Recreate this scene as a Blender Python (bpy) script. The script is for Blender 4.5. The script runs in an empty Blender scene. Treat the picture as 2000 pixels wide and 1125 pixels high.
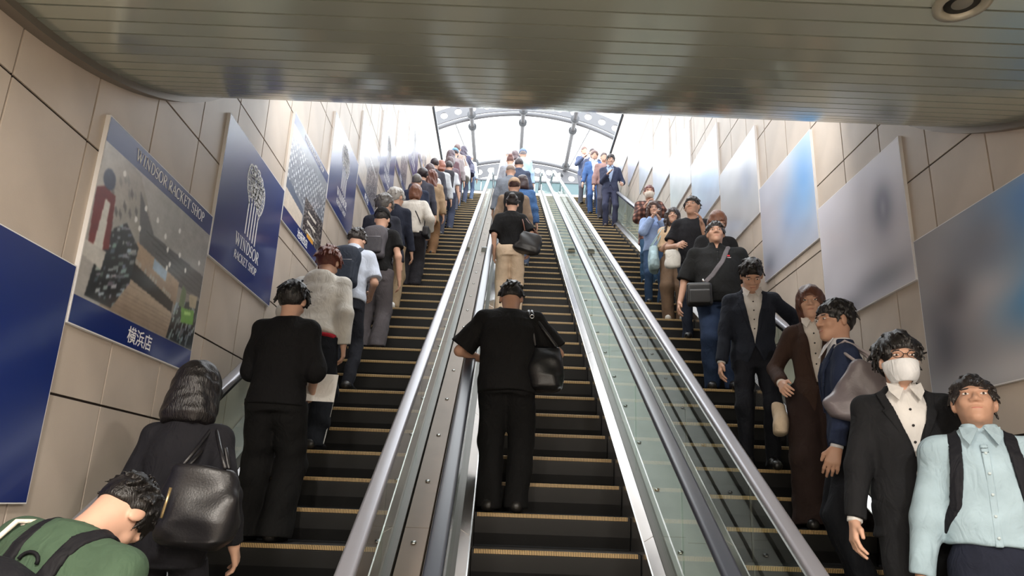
import bpy, bmesh, math, random
import numpy as np
from mathutils import Matrix, Vector

# ------------------------------------------------------------------ camera, sky, exposure
sc = bpy.context.scene
COL = sc.collection
FPX, PITCH, ROLL, YAW = 1430.0, math.radians(16.3), math.radians(2.1), math.radians(0.4)
CAMZ = 1.6
cd = bpy.data.cameras.new('camera'); cam = bpy.data.objects.new('camera', cd); COL.objects.link(cam)
cd.sensor_width = 36.0; cd.lens = FPX / 2000.0 * 36.0; cd.clip_start = 0.05; cd.clip_end = 300
rt0 = Vector((math.cos(YAW), -math.sin(YAW), 0))
fw0 = Vector((math.sin(YAW) * math.cos(PITCH), math.cos(YAW) * math.cos(PITCH), math.sin(PITCH)))
up0 = rt0.cross(fw0)
cxa = rt0 * math.cos(ROLL) + up0 * math.sin(ROLL)
cya = up0 * math.cos(ROLL) - rt0 * math.sin(ROLL)
cza = -fw0
cam.matrix_world = Matrix(((cxa.x, cya.x, cza.x, 0), (cxa.y, cya.y, cza.y, 0), (cxa.z, cya.z, cza.z, CAMZ), (0, 0, 0, 1)))
sc.camera = cam
world = bpy.data.worlds.new('overcast_sky'); sc.world = world
world.use_nodes = True
bg = world.node_tree.nodes['Background']
bg.inputs[0].default_value = (0.93, 0.97, 1.0, 1); bg.inputs[1].default_value = 4.9
vs = sc.view_settings
vs.view_transform = 'Standard'; vs.look = 'None'; vs.gamma = 1.0; vs.use_curve_mapping = False
vs.exposure = 0.0
ADDED_COVE_POWER = 22.0
LAMP_POWER = 145.0      # each downlight of the lower hall

# ------------------------------------------------------------------ helpers
T30 = math.tan(math.radians(30))
def zn(y): return -1.32 + T30 * y          # nosing line of the escalators
YB, YT, ZT = 2.29, 20.9, 10.747            # lower landing edge, upper landing edge and level
XL, XR = -2.05, 2.77                       # faces of the side walls
WTOP = 11.15
def lin(c):
    return tuple(((v / 255.0) / 12.92 if v / 255.0 <= 0.04045 else ((v / 255.0 + 0.055) / 1.055) ** 2.4) for v in c[:3])
MATS = {}
def mat(name, rgb, rough=0.6, metal=0.0, var=0.0, vscale=6.0, bump=0.0, bscale=60.0, spec=0.5, coat=0.0, sheen=0.0, stretch=None):
    if name in MATS: return MATS[name]
    m = bpy.data.materials.new(name); m.use_nodes = True
    nt = m.node_tree; b = nt.nodes['Principled BSDF']
    c = lin(rgb)
    b.inputs['Base Color'].default_value = (*c, 1)
    b.inputs['Roughness'].default_value = rough; b.inputs['Metallic'].default_value = metal
    b.inputs['Specular IOR Level'].default_value = spec
    if coat: b.inputs['Coat Weight'].default_value = coat; b.inputs['Coat Roughness'].default_value = 0.12
    if sheen: b.inputs['Sheen Weight'].default_value = sheen
    if var or bump:
        tc = nt.nodes.new('ShaderNodeTexCoord'); mp = nt.nodes.new('ShaderNodeMapping')
        nt.links.new(tc.outputs['Object'], mp.inputs[0])
        if stretch: mp.inputs['Scale'].default_value = stretch
    if var:
        n = nt.nodes.new('ShaderNodeTexNoise'); n.inputs['Scale'].default_value = vscale; n.inputs['Detail'].default_value = 5
        r = nt.nodes.new('ShaderNodeValToRGB')
        lo = [max(0, v * (1 - var)) for v in c]; hi = [min(1, v * (1 + var)) for v in c]
        r.color_ramp.elements[0].position = 0.3; r.color_ramp.elements[1].position = 0.7
        r.color_ramp.elements[0].color = (*lo, 1); r.color_ramp.elements[1].color = (*hi, 1)
        nt.links.new(mp.outputs[0], n.inputs['Vector']); nt.links.new(n.outputs['Fac'], r.inputs[0]); nt.links.new(r.outputs[0], b.inputs['Base Color'])
    if bump:
        n2 = nt.nodes.new('ShaderNodeTexNoise'); n2.inputs['Scale'].default_value = bscale; n2.inputs['Detail'].default_value = 3
        bp = nt.nodes.new('ShaderNodeBump'); bp.inputs['Strength'].default_value = bump; bp.inputs['Distance'].default_value = 0.01
        nt.links.new(mp.outputs[0], n2.inputs['Vector']); nt.links.new(n2.outputs['Fac'], bp.inputs['Height']); nt.links.new(bp.outputs[0], b.inputs['Normal'])
    MATS[name] = m
    return m
def glass_mat(name, tint, refl=1.0, ior=1.45):
    m = bpy.data.materials.new(name); m.use_nodes = True; nt = m.node_tree; nt.nodes.clear()
    o = nt.nodes.new('ShaderNodeOutputMaterial'); mx = nt.nodes.new('ShaderNodeMixShader')
    t = nt.nodes.new('ShaderNodeBsdfTransparent'); g = nt.nodes.new('ShaderNodeBsdfGlossy'); f = nt.nodes.new('ShaderNodeFresnel')
    t.inputs[0].default_value = (*tint, 1); g.inputs['Roughness'].default_value = 0.03; g.inputs['Color'].default_value = (refl, refl, refl, 1)
    f.inputs['IOR'].default_value = ior
    ge = nt.nodes.new('ShaderNodeNewGeometry'); mu = nt.nodes.new('ShaderNodeMath'); iv = nt.nodes.new('ShaderNodeMath'); iv.operation = 'SUBTRACT'; iv.inputs[0].default_value = 1.0; mu.operation = 'MULTIPLY'
    nt.links.new(ge.outputs['Backfacing'], iv.inputs[1]); nt.links.new(iv.outputs[0], mu.inputs[0]); nt.links.new(f.outputs[0], mu.inputs[1])
    nt.links.new(mu.outputs[0], mx.inputs[0]); nt.links.new(t.outputs[0], mx.inputs[1]); nt.links.new(g.outputs[0], mx.inputs[2]); nt.links.new(mx.outputs[0], o.inputs[0])
    MATS[name] = m
    return m
def emit_mat(name, rgb, strength):
    m = bpy.data.materials.new(name); m.use_nodes = True; b = m.node_tree.nodes['Principled BSDF']
    b.inputs['Base Color'].default_value = (*lin(rgb), 1)
    b.inputs['Emission Color'].default_value = (*lin(rgb), 1); b.inputs['Emission Strength'].default_value = strength
    MATS[name] = m
    return m
def mesh_np(name, V, F, smooth=False):
    V = np.asarray(V, np.float32); me = bpy.data.meshes.new(name)
    F = np.asarray(F, np.int32); n = F.shape[1]
    me.vertices.add(len(V)); me.vertices.foreach_set('co', V.ravel())
    me.loops.add(F.size); me.loops.foreach_set('vertex_index', F.ravel())
    me.polygons.add(len(F)); me.polygons.foreach_set('loop_start', np.arange(0, F.size, n, dtype=np.int32))
    if smooth: me.polygons.foreach_set('use_smooth', np.ones(len(F), bool))
    me.update(calc_edges=True)
    return me
class MB:
    """collects simple shapes into one mesh"""
    def __init__(s): s.v = []; s.f = []
    def add(s, vs, fs):
        o = len(s.v); s.v += [tuple(v) for v in vs]; s.f += [tuple(i + o for i in f) for f in fs]; return s
    def box(s, x0, x1, y0, y1, z0, z1):
        return s.add([(x0,y0,z0),(x1,y0,z0),(x1,y1,z0),(x0,y1,z0),(x0,y0,z1),(x1,y0,z1),(x1,y1,z1),(x0,y1,z1)],
                     [(0,3,2,1),(4,5,6,7),(0,1,5,4),(1,2,6,5),(2,3,7,6),(3,0,4,7)])
    def slant(s, x0, x1, y0, y1, h0, h1):
        """a bar that follows the incline: h above the nosing line"""
        return s.hexa([(x0,y0,zn(y0)+h0),(x1,y0,zn(y0)+h0),(x1,y1,zn(y1)+h0),(x0,y1,zn(y1)+h0),(x0,y0,zn(y0)+h1),(x1,y0,zn(y0)+h1),(x1,y1,zn(y1)+h1),(x0,y1,zn(y1)+h1)])
    def hexa(s, p): return s.add(p, [(0,3,2,1),(4,5,6,7),(0,1,5,4),(1,2,6,5),(2,3,7,6),(3,0,4,7)])
    def prism(s, poly, axis, a, b):
        """polygon in the plane across axis, swept from a to b"""
        n = len(poly)
        def P(q, t): return (t, q[0], q[1]) if axis == 'x' else ((q[0], t, q[1]) if axis == 'y' else (q[0], q[1], t))
        vs = [P(q, a) for q in poly] + [P(q, b) for q in poly]
        return s.add(vs, [tuple(range(n))[::-1], tuple(range(n, 2*n))] + [(i, (i+1) % n, n + (i+1) % n, n + i) for i in range(n)])
    def sweep(s, path, prof, closed_ends=True):
        """profile [(side, up)] swept along a path in a plane x = const"""
        n = len(prof); vs = []
        for i, p in enumerate(path):
            a = Vector(path[max(0, i-1)]); b = Vector(path[min(len(path)-1, i+1)]); t = (b - a).normalized()
            up = Vector((0, -t.z, t.y))
            for (u, w) in prof: vs.append(Vector(p) + Vector((u, 0, 0)) + up * w)
        fs = []
        for i in range(len(path)-1):
            for j in range(n):
                fs.append((i*n+j, i*n+(j+1) % n, (i+1)*n+(j+1) % n, (i+1)*n+j))
        if closed_ends: fs += [tuple(range(n))[::-1], tuple(range((len(path)-1)*n, len(path)*n))]
        return s.add(vs, fs)
    def tube(s, path, r, n=10, cap=True):
        path = [Vector(p) for p in path]; vs = []; ref = Vector((0.31, 0.2, 0.93))
        for i, p in enumerate(path):
            t = (path[min(len(path)-1, i+1)] - path[max(0, i-1)]).normalized()
            a = t.cross(ref).normalized(); b = t.cross(a).normalized()
            rr = r[i] if isinstance(r, (list, tuple)) else r
            for j in range(n):
                q = 2*math.pi*j/n; vs.append(p + a*math.cos(q)*rr + b*math.sin(q)*rr)
        fs = [(i*n+j, i*n+(j+1) % n, (i+1)*n+(j+1) % n, (i+1)*n+j) for i in range(len(path)-1) for j in range(n)]
        if cap: fs += [tuple(range(n))[::-1], tuple(range((len(path)-1)*n, len(path)*n))]
        return s.add(vs, fs)
    def mesh(s, name, smooth=False):
        me = bpy.data.meshes.new(name); me.from_pydata(s.v, [], s.f); me.update()
        bm = bmesh.new(); bm.from_mesh(me); bmesh.ops.recalc_face_normals(bm, faces=bm.faces); bm.to_mesh(me); bm.free()
        if smooth:
            for p in me.polygons: p.use_smooth = True
        return me
def ob(name, me, m=None, parent=None, loc=None):
    o = bpy.data.objects.new(name, me); COL.objects.link(o)
    if m is not None and me is not None and len(me.materials) == 0: me.materials.append(m)
    if parent is not None: o.parent = parent
    if loc is not None: o.location = loc
    return o
def build(mb, name, m, parent=None, smooth=False, loc=None): return ob(name, mb.mesh(name, smooth), m, parent, loc)
def tag(o, label, cat, group=None):
    o['label'] = label; o['category'] = cat
    if group: o['group'] = group
    return o
def struct(o): o['kind'] = 'structure'; return o
def empty(name, loc=(0, 0, 0)):
    o = bpy.data.objects.new(name, None); COL.objects.link(o); o.location = loc; o.empty_display_size = 0.1
    return o
def autosmooth(me, ang=40):
    for p in me.polygons: p.use_smooth = True
    try: me.set_sharp_from_angle(angle=math.radians(ang))
    except Exception: pass
    return me

# ------------------------------------------------------------------ materials of the place
STONE = mat('stone_panel', (196, 184, 172), 0.36, var=0.10, vscale=2.2, bump=0.05, bscale=140, spec=0.4)
JOINT = mat('panel_joint', (38, 28, 24), 0.9)
PLAIN = mat('plain_wall', (194, 184, 174), 0.6, var=0.06, vscale=1.5)
PLANK = mat('ceiling_metal', (190, 197, 186), 0.19, metal=0.62, spec=.6)
GAPM = mat('ceiling_gap', (30, 27, 24), 0.9)
TRIMM = mat('ceiling_trim', (128, 120, 112), 0.4, metal=0.5)
STEEL = mat('brushed_steel', (205, 203, 202), 0.25, metal=0.95, var=0.05, vscale=4.0)
CHROME = mat('chrome', (215, 215, 215), 0.14, metal=1.0)
RUBBER_D = mat('handrail_dark', (52, 56, 66), 0.32, spec=0.6)
RUBBER_SHEEN = mat('handrail_sky_sheen', (140, 140, 148), 0.30, metal=0.35, spec=0.7)  # same rubber, lighter: the sky's sheen is put into the colour
DECK = mat('deck_bronze', (126, 111, 100), 0.5, metal=0.2, var=0.08, vscale=3.0, bump=0.03, bscale=50)
STEPM = mat('step_black', (7, 7, 8), 0.55, var=0.2, vscale=20)
FLOORM = mat('floor_stone', (168, 160, 150), 0.5, var=0.08, vscale=3.0)
WHITE_ST = mat('white_steel', (112, 112, 116), 0.5)
GLASS = glass_mat('balustrade_glass', (0.90, 0.95, 0.92), 0.9, 1.38)
CANGLASS = glass_mat('canopy_glass', (0.97, 0.98, 0.98))
def stripe_mat():
    m = bpy.data.materials.new('step_edge_yellow'); m.use_nodes = True; nt = m.node_tree; b = nt.nodes['Principled BSDF']
    tc = nt.nodes.new('ShaderNodeTexCoord'); sx = nt.nodes.new('ShaderNodeSeparateXYZ'); mu = nt.nodes.new('ShaderNodeMath'); fr = nt.nodes.new('ShaderNodeMath'); gt = nt.nodes.new('ShaderNodeMath'); mx = nt.nodes.new('ShaderNodeMix')
    mu.operation = 'MULTIPLY'; mu.inputs[1].default_value = 100.0; fr.operation = 'FRACT'; gt.operation = 'GREATER_THAN'; gt.inputs[1].default_value = 0.46
    mx.data_type = 'RGBA'; mx.inputs[6].default_value = (*lin((40, 30, 18)), 1); mx.inputs[7].default_value = (*lin((204, 170, 116)), 1)
    nt.links.new(tc.outputs['Object'], sx.inputs[0]); nt.links.new(sx.outputs[0], mu.inputs[0]); nt.links.new(mu.outputs[0], fr.inputs[0]); nt.links.new(fr.outputs[0], gt.inputs[0]); nt.links.new(gt.outputs[0], mx.inputs[0]); nt.links.new(mx.outputs[2], b.inputs['Base Color'])
    b.inputs['Roughness'].default_value = 0.5
    return m
EDGEM = stripe_mat()

# ------------------------------------------------------------------ side walls with their stone panels
PY, PZ, GAP, TH = 0.565, 0.60, 0.012, 0.009
def side_wall(name, xf, sgn, y_first, z_first):
    """xf: face of the panels, sgn: direction into the wall"""
    w = struct(build(MB().box(min(xf + sgn*(TH+.002), xf + sgn*.4), max(xf + sgn*(TH+.002), xf + sgn*.4), -9, 23.0, -0.3, WTOP), name, PLAIN))
    # dark backing that shows in the joints, band along the stairs
    bk = MB(); x = xf + sgn*TH
    bk.add([(x, 0.9, -0.3), (x, 4.2, -0.3), (x, 22.9, 9.6), (x, 22.9, WTOP), (x, 16.6, WTOP), (x, 0.9, 3.6)], [(0, 1, 2, 3, 4, 5)])
    build(bk, 'joint_backing', JOINT, w)
    me = MB(); a, b = PY/2 - GAP/2, PZ/2 - GAP/2; e = 0.0006
    x0, x1 = (0, sgn*TH)
    me.add([(0,-a+e,-b+e),(0,a-e,-b+e),(0,a-e,b-e),(0,-a+e,b-e),(sgn*e,-a,-b),(sgn*e,a,-b),(sgn*e,a,b),(sgn*e,-a,b),(x1,-a,-b),(x1,a,-b),(x1,a,b),(x1,-a,b)],
           [(0,1,2,3)] + [(i,(i+1)%4,4+(i+1)%4,4+i) for i in range(4)] + [(4+i,4+(i+1)%4,8+(i+1)%4,8+i) for i in range(4)])
    pm = me.mesh('panel'); pm.materials.append(STONE)
    n = 0
    for i in range(-3, 36):
        y = y_first + PY * (i + 0.5)
        if y > 22.6: break
        for j in range(-6, 20):
            z = z_first + PZ * (j + 0.5)
            if z < zn(y) - 0.35 or z > min(WTOP - 0.2, 0.62*y + 1.6 + 0.75) or z < -0.2 or n >= 300: continue
            ob('panel', pm, None, w, (xf, y, z)); n += 1
    return w
wl = side_wall('wall_left', XL, -1, 2.66, 1.6 + 1.6)
wr = side_wall('wall_right', XR, 1, 3.83, 2.24 + 1.6)
for nm, x, s in (('left', XL, -1), ('right', XR, 1)):   # steel coping on the wall heads, glass screen above
    c = struct(build(MB().box(min(x - s*.03, x + s*.42), max(x - s*.03, x + s*.42), 5.4, 23.0, WTOP, WTOP + .05), 'trim_coping_' + nm, mat('coping_grey', (150, 158, 168), 0.4, metal=0.3)))
# upper ground around the opening, landings, hall behind the camera
struct(build(MB().box(-12, XL - .42, 5.0, 40, ZT - .3, ZT), 'floor_street_left', FLOORM))
struct(build(MB().box(XR + .42, 12, 5.0, 40, ZT - .3, ZT), 'floor_street_right', FLOORM))
struct(build(MB().box(XL - .4, XR + .4, YT + .25, 40, ZT - .3, ZT), 'floor_upper_landing', mat('landing_stone', (96, 92, 88), .6)))
struct(build(MB().box(XL - .4, XR + .4, -9, 3.2, -0.3, -0.004), 'floor', FLOORM))
struct(build(MB().box(XL - .4, XR + .4, -9.3, -9.0, -0.3, 4.2), 'wall_back', PLAIN))
# soil wall closing the shaft below the stairs
struct(build(MB().hexa([(XL-.4,3.2,-.9),(XR+.4,3.2,-.9),(XR+.4,YT+.3,zn(YT)-1.1),(XL-.4,YT+.3,zn(YT)-1.1),(XL-.4,3.2,-.5),(XR+.4,3.2,-.5),(XR+.4,YT+.3,zn(YT)-.75),(XL-.4,YT+.3,zn(YT)-.75)]), 'floor_shaft', mat('shaft_dark', (40, 38, 36), 0.9)))

# ------------------------------------------------------------------ curved plank ceiling
CY0, CZ0, CR = 2.15, 1.82 + CAMZ, 3.75
def cprof(t):
    """arc length t from the start of the curve -> (y, z, slope angle)"""
    if t <= 0: return CY0 + t, CZ0, 0.0
    a = t / CR
    return CY0 + CR*math.sin(a), CZ0 + CR*(1 - math.cos(a)), a
ceil = struct(build(MB().box(XL - .02, XR + .02, -9, 1.0, CZ0 + .004, CZ0 + .3), 'ceiling', PLAIN))
PP = 0.108
back = MB(); ts = [-1.15 + .15*i for i in range(32)]
q = [cprof(t) for t in ts if t <= 3.36]
vsb = [(x, y, z + .03) for (y, z, a) in q for x in (XL - .02, XR + .02)]
back.add(vsb, [(2*i, 2*i+1, 2*i+3, 2*i+2) for i in range(len(q)-1)])
build(back, 'gap_backing', GAPM, ceil)
t = -1.15
while t < 3.3:
    m = MB(); n = 1; g = 0.011; rows = []
    for k in range(n + 1):
        y, z, a = cprof(t + g + (PP - g) * k / n); rows.append((y, z, a))
    lo = [(y, z) for y, z, a in rows]; hi = [(y - .028*math.sin(a), z + .028*math.cos(a)) for y, z, a in rows]
    
    m.prism(lo + hi[::-1], 'x', XL + .05, XR - .05)
    build(m, 'ceiling_plank', PLANK, ceil)
    t += PP
for k, (x0, x1) in enumerate(((XL - .01, XL + .062), (XR - .062, XR + .01))):
    m = MB(); prof = [((x0+x1)/2 + dx, dz) for dx, dz in ()]
    pts = [cprof(-1.15 + .15*i) for i in range(31)]
    h = (x1 - x0) / 2
    m.sweep([((x0+x1)/2, y, z) for y, z, a in pts], [(-h, -.035), (h, -.035), (h, .03), (-h, .03)])
    struct(build(m, 'trim_%d' % (k + 1), TRIMM)); autosmooth(bpy.data.objects['trim_%d' % (k + 1)].data, 30)
# lip of the slab and the bulkhead above it up to street level
ye, ze, ae = cprof(3.32)
struct(build(MB().box(XL - .02, XR + .02, ye - .01, ye + .10, ze - .02, ze + .12), 'trim_3', mat('lip_white', (214, 212, 208), 0.4)))
struct(build(MB().box(XL - .02, XR + .02, ye + .0, ye + .25, ze + .1, WTOP), 'wall_bulkhead', PLAIN))

# unseen lamps added on the back of the ceiling lip to brighten the shaft walls
for i_, (xa_, xb_) in enumerate(((XL + .45, XL + 1.7), (XL + 1.76, XR - 1.76), (XR - 1.7, XR - .45))):
    cl = empty('added_cove_lamp', ((xa_ + xb_)/2, ye + .33, ze + .16)); tag(cl, ('left', 'middle', 'right')[i_] + ' added lamp batten hidden on top of the ceiling lip', 'lamp', 'added cove lamps')
    hw_ = (xb_ - xa_)/2
    build(MB().box(-hw_, hw_, -.05, .05, -.04, 0), 'batten', mat('batten_white', (220, 220, 220), .5), cl)
    build(MB().tube([(-hw_ + .03, 0, .022), (hw_ - .03, 0, .022)], .018, 10), 'lamp_tube', MATS.get('tube_lit') or emit_mat('tube_lit', (255, 244, 230), 8.0), cl, True)
    ld = bpy.data.lights.new('added_cove_light', 'AREA'); ld.shape = 'RECTANGLE'; ld.size = 2*hw_; ld.size_y = .08; ld.energy = ADDED_COVE_POWER; ld.color = (1.0, .95, .88)
    lo_ = bpy.data.objects.new('added_cove_light', ld); COL.objects.link(lo_); lo_.parent = cl; lo_.location = (0, .06, .03); lo_.rotation_euler = (math.radians(75), 0, 0)

# ------------------------------------------------------------------ recessed ceiling downlights
def downlight(x, y, label, lit):
    z = CZ0 - .001 if y < CY0 else cprof(y - CY0)[1] - 0.004
    o = empty('downlight', (x, y, z)); tag(o, label, 'lamp', 'recessed ceiling downlights')
    def ring(r0, r1, z0, z1, n=32):
        m = MB(); vs = []
        for (r, zz) in ((r1, .004), (r1, z0), (r0 + .012, z0 - .004), (r0, z1), (r0, .03)):
            vs += [(r*math.cos(2*math.pi*j/n), r*math.sin(2*math.pi*j/n), zz) for j in range(n)]
        m.add(vs, [(i*n+j, i*n+(j+1) % n, (i+1)*n+(j+1) % n, (i+1)*n+j) for i in range(4) for j in range(n)]); return m
    build(ring(.062, .098, -.012, -.004), 'lamp_ring', mat('lamp_ring', (150, 146, 132), 0.35, metal=0.3), o, True)
    build(MB().tube([(0,0,-.0025),(0,0,.02)], .060, 28), 'lamp_recess', mat('lamp_recess', (12, 12, 10), 0.6), o, True)
    lens = MB(); vs = [(0, 0, -.010)]
    for k in range(1, 5):
        vs += [(.036*k/4*math.cos(2*math.pi*j/20), .036*k/4*math.sin(2*math.pi*j/20), -.010 + .007*(k/4)**2) for j in range(20)]
    lens.add(vs, [(0, 1+j, 1+(j+1) % 20) for j in range(20)] + [(1+20*i+j, 1+20*i+(j+1) % 20, 1+20*(i+1)+(j+1) % 20, 1+20*(i+1)+j) for i in range(3) for j in range(20)])
    build(lens, 'lamp_lens', emit_mat('lamp_lens_lit', (255, 236, 210), 6.0) if lit and 'lamp_lens_lit' not in MATS else (MATS['lamp_lens_lit'] if lit else mat('lamp_lens', (96, 94, 86), 0.3)), o, True)
    if lit:
        ld = bpy.data.lights.new('downlight_beam', 'AREA'); ld.shape = 'DISK'; ld.size = 0.3; ld.energy = LAMP_POWER; ld.color = (1.0, 0.92, 0.82)
        lo = bpy.data.objects.new('downlight_beam', ld); COL.objects.link(lo); lo.parent = o; lo.location = (0, 0, -.02)
downlight(1.63, 2.26, 'unlit recessed round downlight in the metal plank ceiling on the right', False)
downlight(-.82, 2.27, 'unlit recessed round downlight at the upper left edge of the picture', False)
for i, (x, y) in enumerate(((-1.0, 0.2), (1.7, 0.2), (.36, -1.6), (-1.0, -3.6), (1.7, -3.6))):
    downlight(x, y, ['lit downlight above the left foot of the stairs', 'lit downlight above the right foot of the stairs', 'lit downlight in the middle of the lower hall', 'lit downlight at the left rear of the lower hall', 'lit downlight at the right rear of the lower hall'][i], True)

# ------------------------------------------------------------------ escalators
SP = 0.35
RAILH = 0.85
def rail_path(x):
    p = []
    for k in range(9):                                   # lower newel
        a = math.radians(-90 - 180*k/8)
        p.append((x, 1.15 + .24*math.cos(a), .71 + .24*math.sin(a)))
    z0, z1 = .95, ZT + .95
    yb = (z0 - RAILH + 1.32)/T30; yt = (z1 - RAILH + 1.32)/T30
    def bend(y0, z0_, a0, a1, R, n=8):
        out = []; L = R*math.tan(abs(a1-a0)/2)
        for k in range(n+1):
            a = a0 + (a1-a0)*k/n
            s = 1 if a1 > a0 else -1
            # arc tangent to both lines, meeting at (y0, z0_)
            sy, sz = y0 - L*math.cos(a0), z0_ - L*math.sin(a0)
            out.append((x, sy + R*s*(math.sin(a) - math.sin(a0)), sz - R*s*(math.cos(a) - math.cos(a0))))
        return out
    p += bend(yb, z0, 0, math.radians(30), 1.0)
    for k in range(1, 12): 
        y = yb + .3 + (yt - yb - .9)*k/12; p.append((x, y, zn(y) + RAILH))
    p += bend(yt, z1, math.radians(30), 0, 2.0)
    for k in range(9):
        a = math.radians(90 - 180*k/8); p.append((x, yt + 1.5 + .24*math.cos(a), z1 - .24 + .24*math.sin(a)))
    return p
def round_rect(w, h, r, n=4, dz=0):
    out = []
    for cx, cy, a0 in ((w/2-r, h/2-r, 0), (-w/2+r, h/2-r, 90), (-w/2+r, -h/2+r, 180), (w/2-r, -h/2+r, 270)):
        for k in range(n+1):
            a = math.radians(a0 + 90*k/n); out.append((cx + r*math.cos(a), cy + r*math.sin(a) + dz))
    return out
STEP_ME = {}
def step_mesh(w):
    m = MB(); h = w/2
    prof = [(0, 0), (SP, 0), (SP, -.02), (.06, -.23), (.035, -.20), (.012, -.12), (.002, -.03)]
    m.prism(prof, 'x', -h, h)
    # tread ribs
    for k in range(6): m.box(-h, h, .045 + .05*k, .065 + .05*k, 0, .004)
    return m.mesh('step')
def edge_mesh(w):
    m = MB(); h = w/2 - .015
    m.prism([(-.006, -.019), (.001, -.021), (.03, -.002), (.03, .005), (-.003, .005), (-.006, .001)], 'x', -h, h)
    return m.mesh('edge_strip')
SM, EM = step_mesh(1.0), edge_mesh(1.0); SM.materials.append(STEPM); EM.materials.append(EDGEM)
def escalator(xc, ph, label, rubber):
    E = empty('escalator', (xc, YB, 0)); tag(E, label, 'escalator', 'row of three escalators')
    dx, dy = -xc, -YB
    def add(mb, name, m, smooth=False):
        o = build(mb, name, m, E, smooth); o.location = (dx, dy, 0); return o
    k0 = math.ceil((YB + .3 - ph)/SP); k = k0
    while ph + k*SP < YT - .05:
        y = ph + k*SP
        s = ob('step', SM, None, E, (0, y + dy, zn(y)))
        ob('edge_strip', EM, None, s)
        k += 1
    add(MB().box(xc-.5, xc+.5, .9, YB + .32, -.05, .004), 'comb_plate', STEEL)
    add(MB().box(xc-.5, xc+.5, YT - .1, YT + 1.3, ZT - .1, ZT + .004), 'comb_plate', STEEL)
    for s in (-1, 1):
        xs, xr = xc + s*.505, xc + s*.60
        a, b = sorted((xs, xs + s*.012))
        add(MB().slant(a, b, 1.9, YT + .3, -.30, .09), 'skirt', STEEL)
        # inner decking in lengths with visible butt joints
        y = 1.6
        i = 0
        while y < YT:
            y2 = min(YT + .3, y + 1.48)
            m = MB(); g = .006
            pts = []
            for yy in (y, y2 - g):
                z = zn(yy); pts += [(xs, yy, z + .07), (xs + s*.005, yy, z + .088), (xr - s*.012, yy, z + .135), (xr - s*.012, yy, z + .05)]
            m.add(pts, [(0,1,5,4),(1,2,6,5),(2,3,7,6),(3,0,4,7),(0,3,2,1),(4,5,6,7)])
            add(m, 'inner_decking', STEEL); y = y2
        # glass panels with upright joints
        y = 1.35
        while y < YT + .9:
            y2 = min(YT + 1.0, y + 1.30)
            a, b = sorted((xr - .006, xr + .006))
            zz = lambda q: max(0.0, min(zn(q), ZT))
            m = MB(); ya, yb_ = y, y2 - .008
            m.hexa([(a,ya,zz(ya)+.10),(b,ya,zz(ya)+.10),(b,yb_,zz(yb_)+.10),(a,yb_,zz(yb_)+.10),(a,ya,zz(ya)+RAILH-.045),(b,ya,zz(ya)+RAILH-.045),(b,yb_,zz(yb_)+RAILH-.045),(a,yb_,zz(yb_)+RAILH-.045)])
            add(m, 'glass_panel', GLASS); y = y2
        path = rail_path(xr)
        o = add(MB().sweep(path, round_rect(.082, .042, .019)), 'handrail', rubber, True)
        add(MB().sweep(path, [(-.017, -.055), (.017, -.055), (.026, -.023), (-.026, -.023)]), 'handrail_guide', CHROME)
        a, b = sorted((xr - .03, xr + .03))
        add(MB().slant(a, b, 1.5, YT + .3, .03, .135), 'glass_clamp', mat('clamp_dark', (84, 80, 76), 0.4, metal=0.6))
    return E
XE = (-1.19, 0.35, 1.91)
escalator(XE[0], 4.56, 'escalator along the left wall packed with people riding up', RUBBER_SHEEN)
escalator(XE[1], 4.58, 'middle escalator with riders along its left side', RUBBER_D)
escalator(XE[2], 4.52, 'escalator along the right wall carrying people down', RUBBER_SHEEN)
def deck(x0, x1, label, split, m):
    D = empty('decking_cover', ((x0+x1)/2, 3.0, zn(3.0))); tag(D, label, 'cover')
    off = (-(x0+x1)/2, -3.0, -zn(3.0))
    xs = [x0 + (x1-x0)*f for f in split]
    for a, b, h in zip(xs[:-1], xs[1:], (.10, .07, .10)):
        y = 1.5
        while y < YT:
            y2 = min(YT + .3, y + 3.1)
            o = build(MB().slant(a + .004, b - .004, y, y2 - .005, h - .06, h), 'cover_plate', m, D); o.location = off; y = y2
    bx = (xs[0] + xs[1])/2 if len(xs) < 4 else (xs[1] + xs[2])/2
    bm = MB(); c, s_ = math.cos(math.radians(30)), math.sin(math.radians(30))
    bm.tube([(0, s_*.0, 0), (0, -s_*.006, c*.006)], .016, 14)
    me = bm.mesh('screw', True); me.materials.append(STEEL)
    y = 2.6
    while y < YT: ob('screw', me, None, D, (bx + off[0], y + off[1], zn(y) + .101 + off[2])); y += .62
    return D
deck(XE[0] + .635, XE[1] - .635, 'bronze cover plates between the left and the middle escalator', (0, .55, 1), DECK)
deck(XE[1] + .635, XE[2] - .635, 'grey cover plates between the middle and the right escalator', (0, .5, 1), mat('deck_grey', (150, 150, 146), 0.35, metal=0.5, var=.06))
deck(XL, XE[0] - .635, 'narrow steel cover plate along the left wall', (0, 1), STEEL)
deck(XE[2] + .635, XR, 'narrow steel cover plate along the right wall', (0, 1), STEEL)
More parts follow.
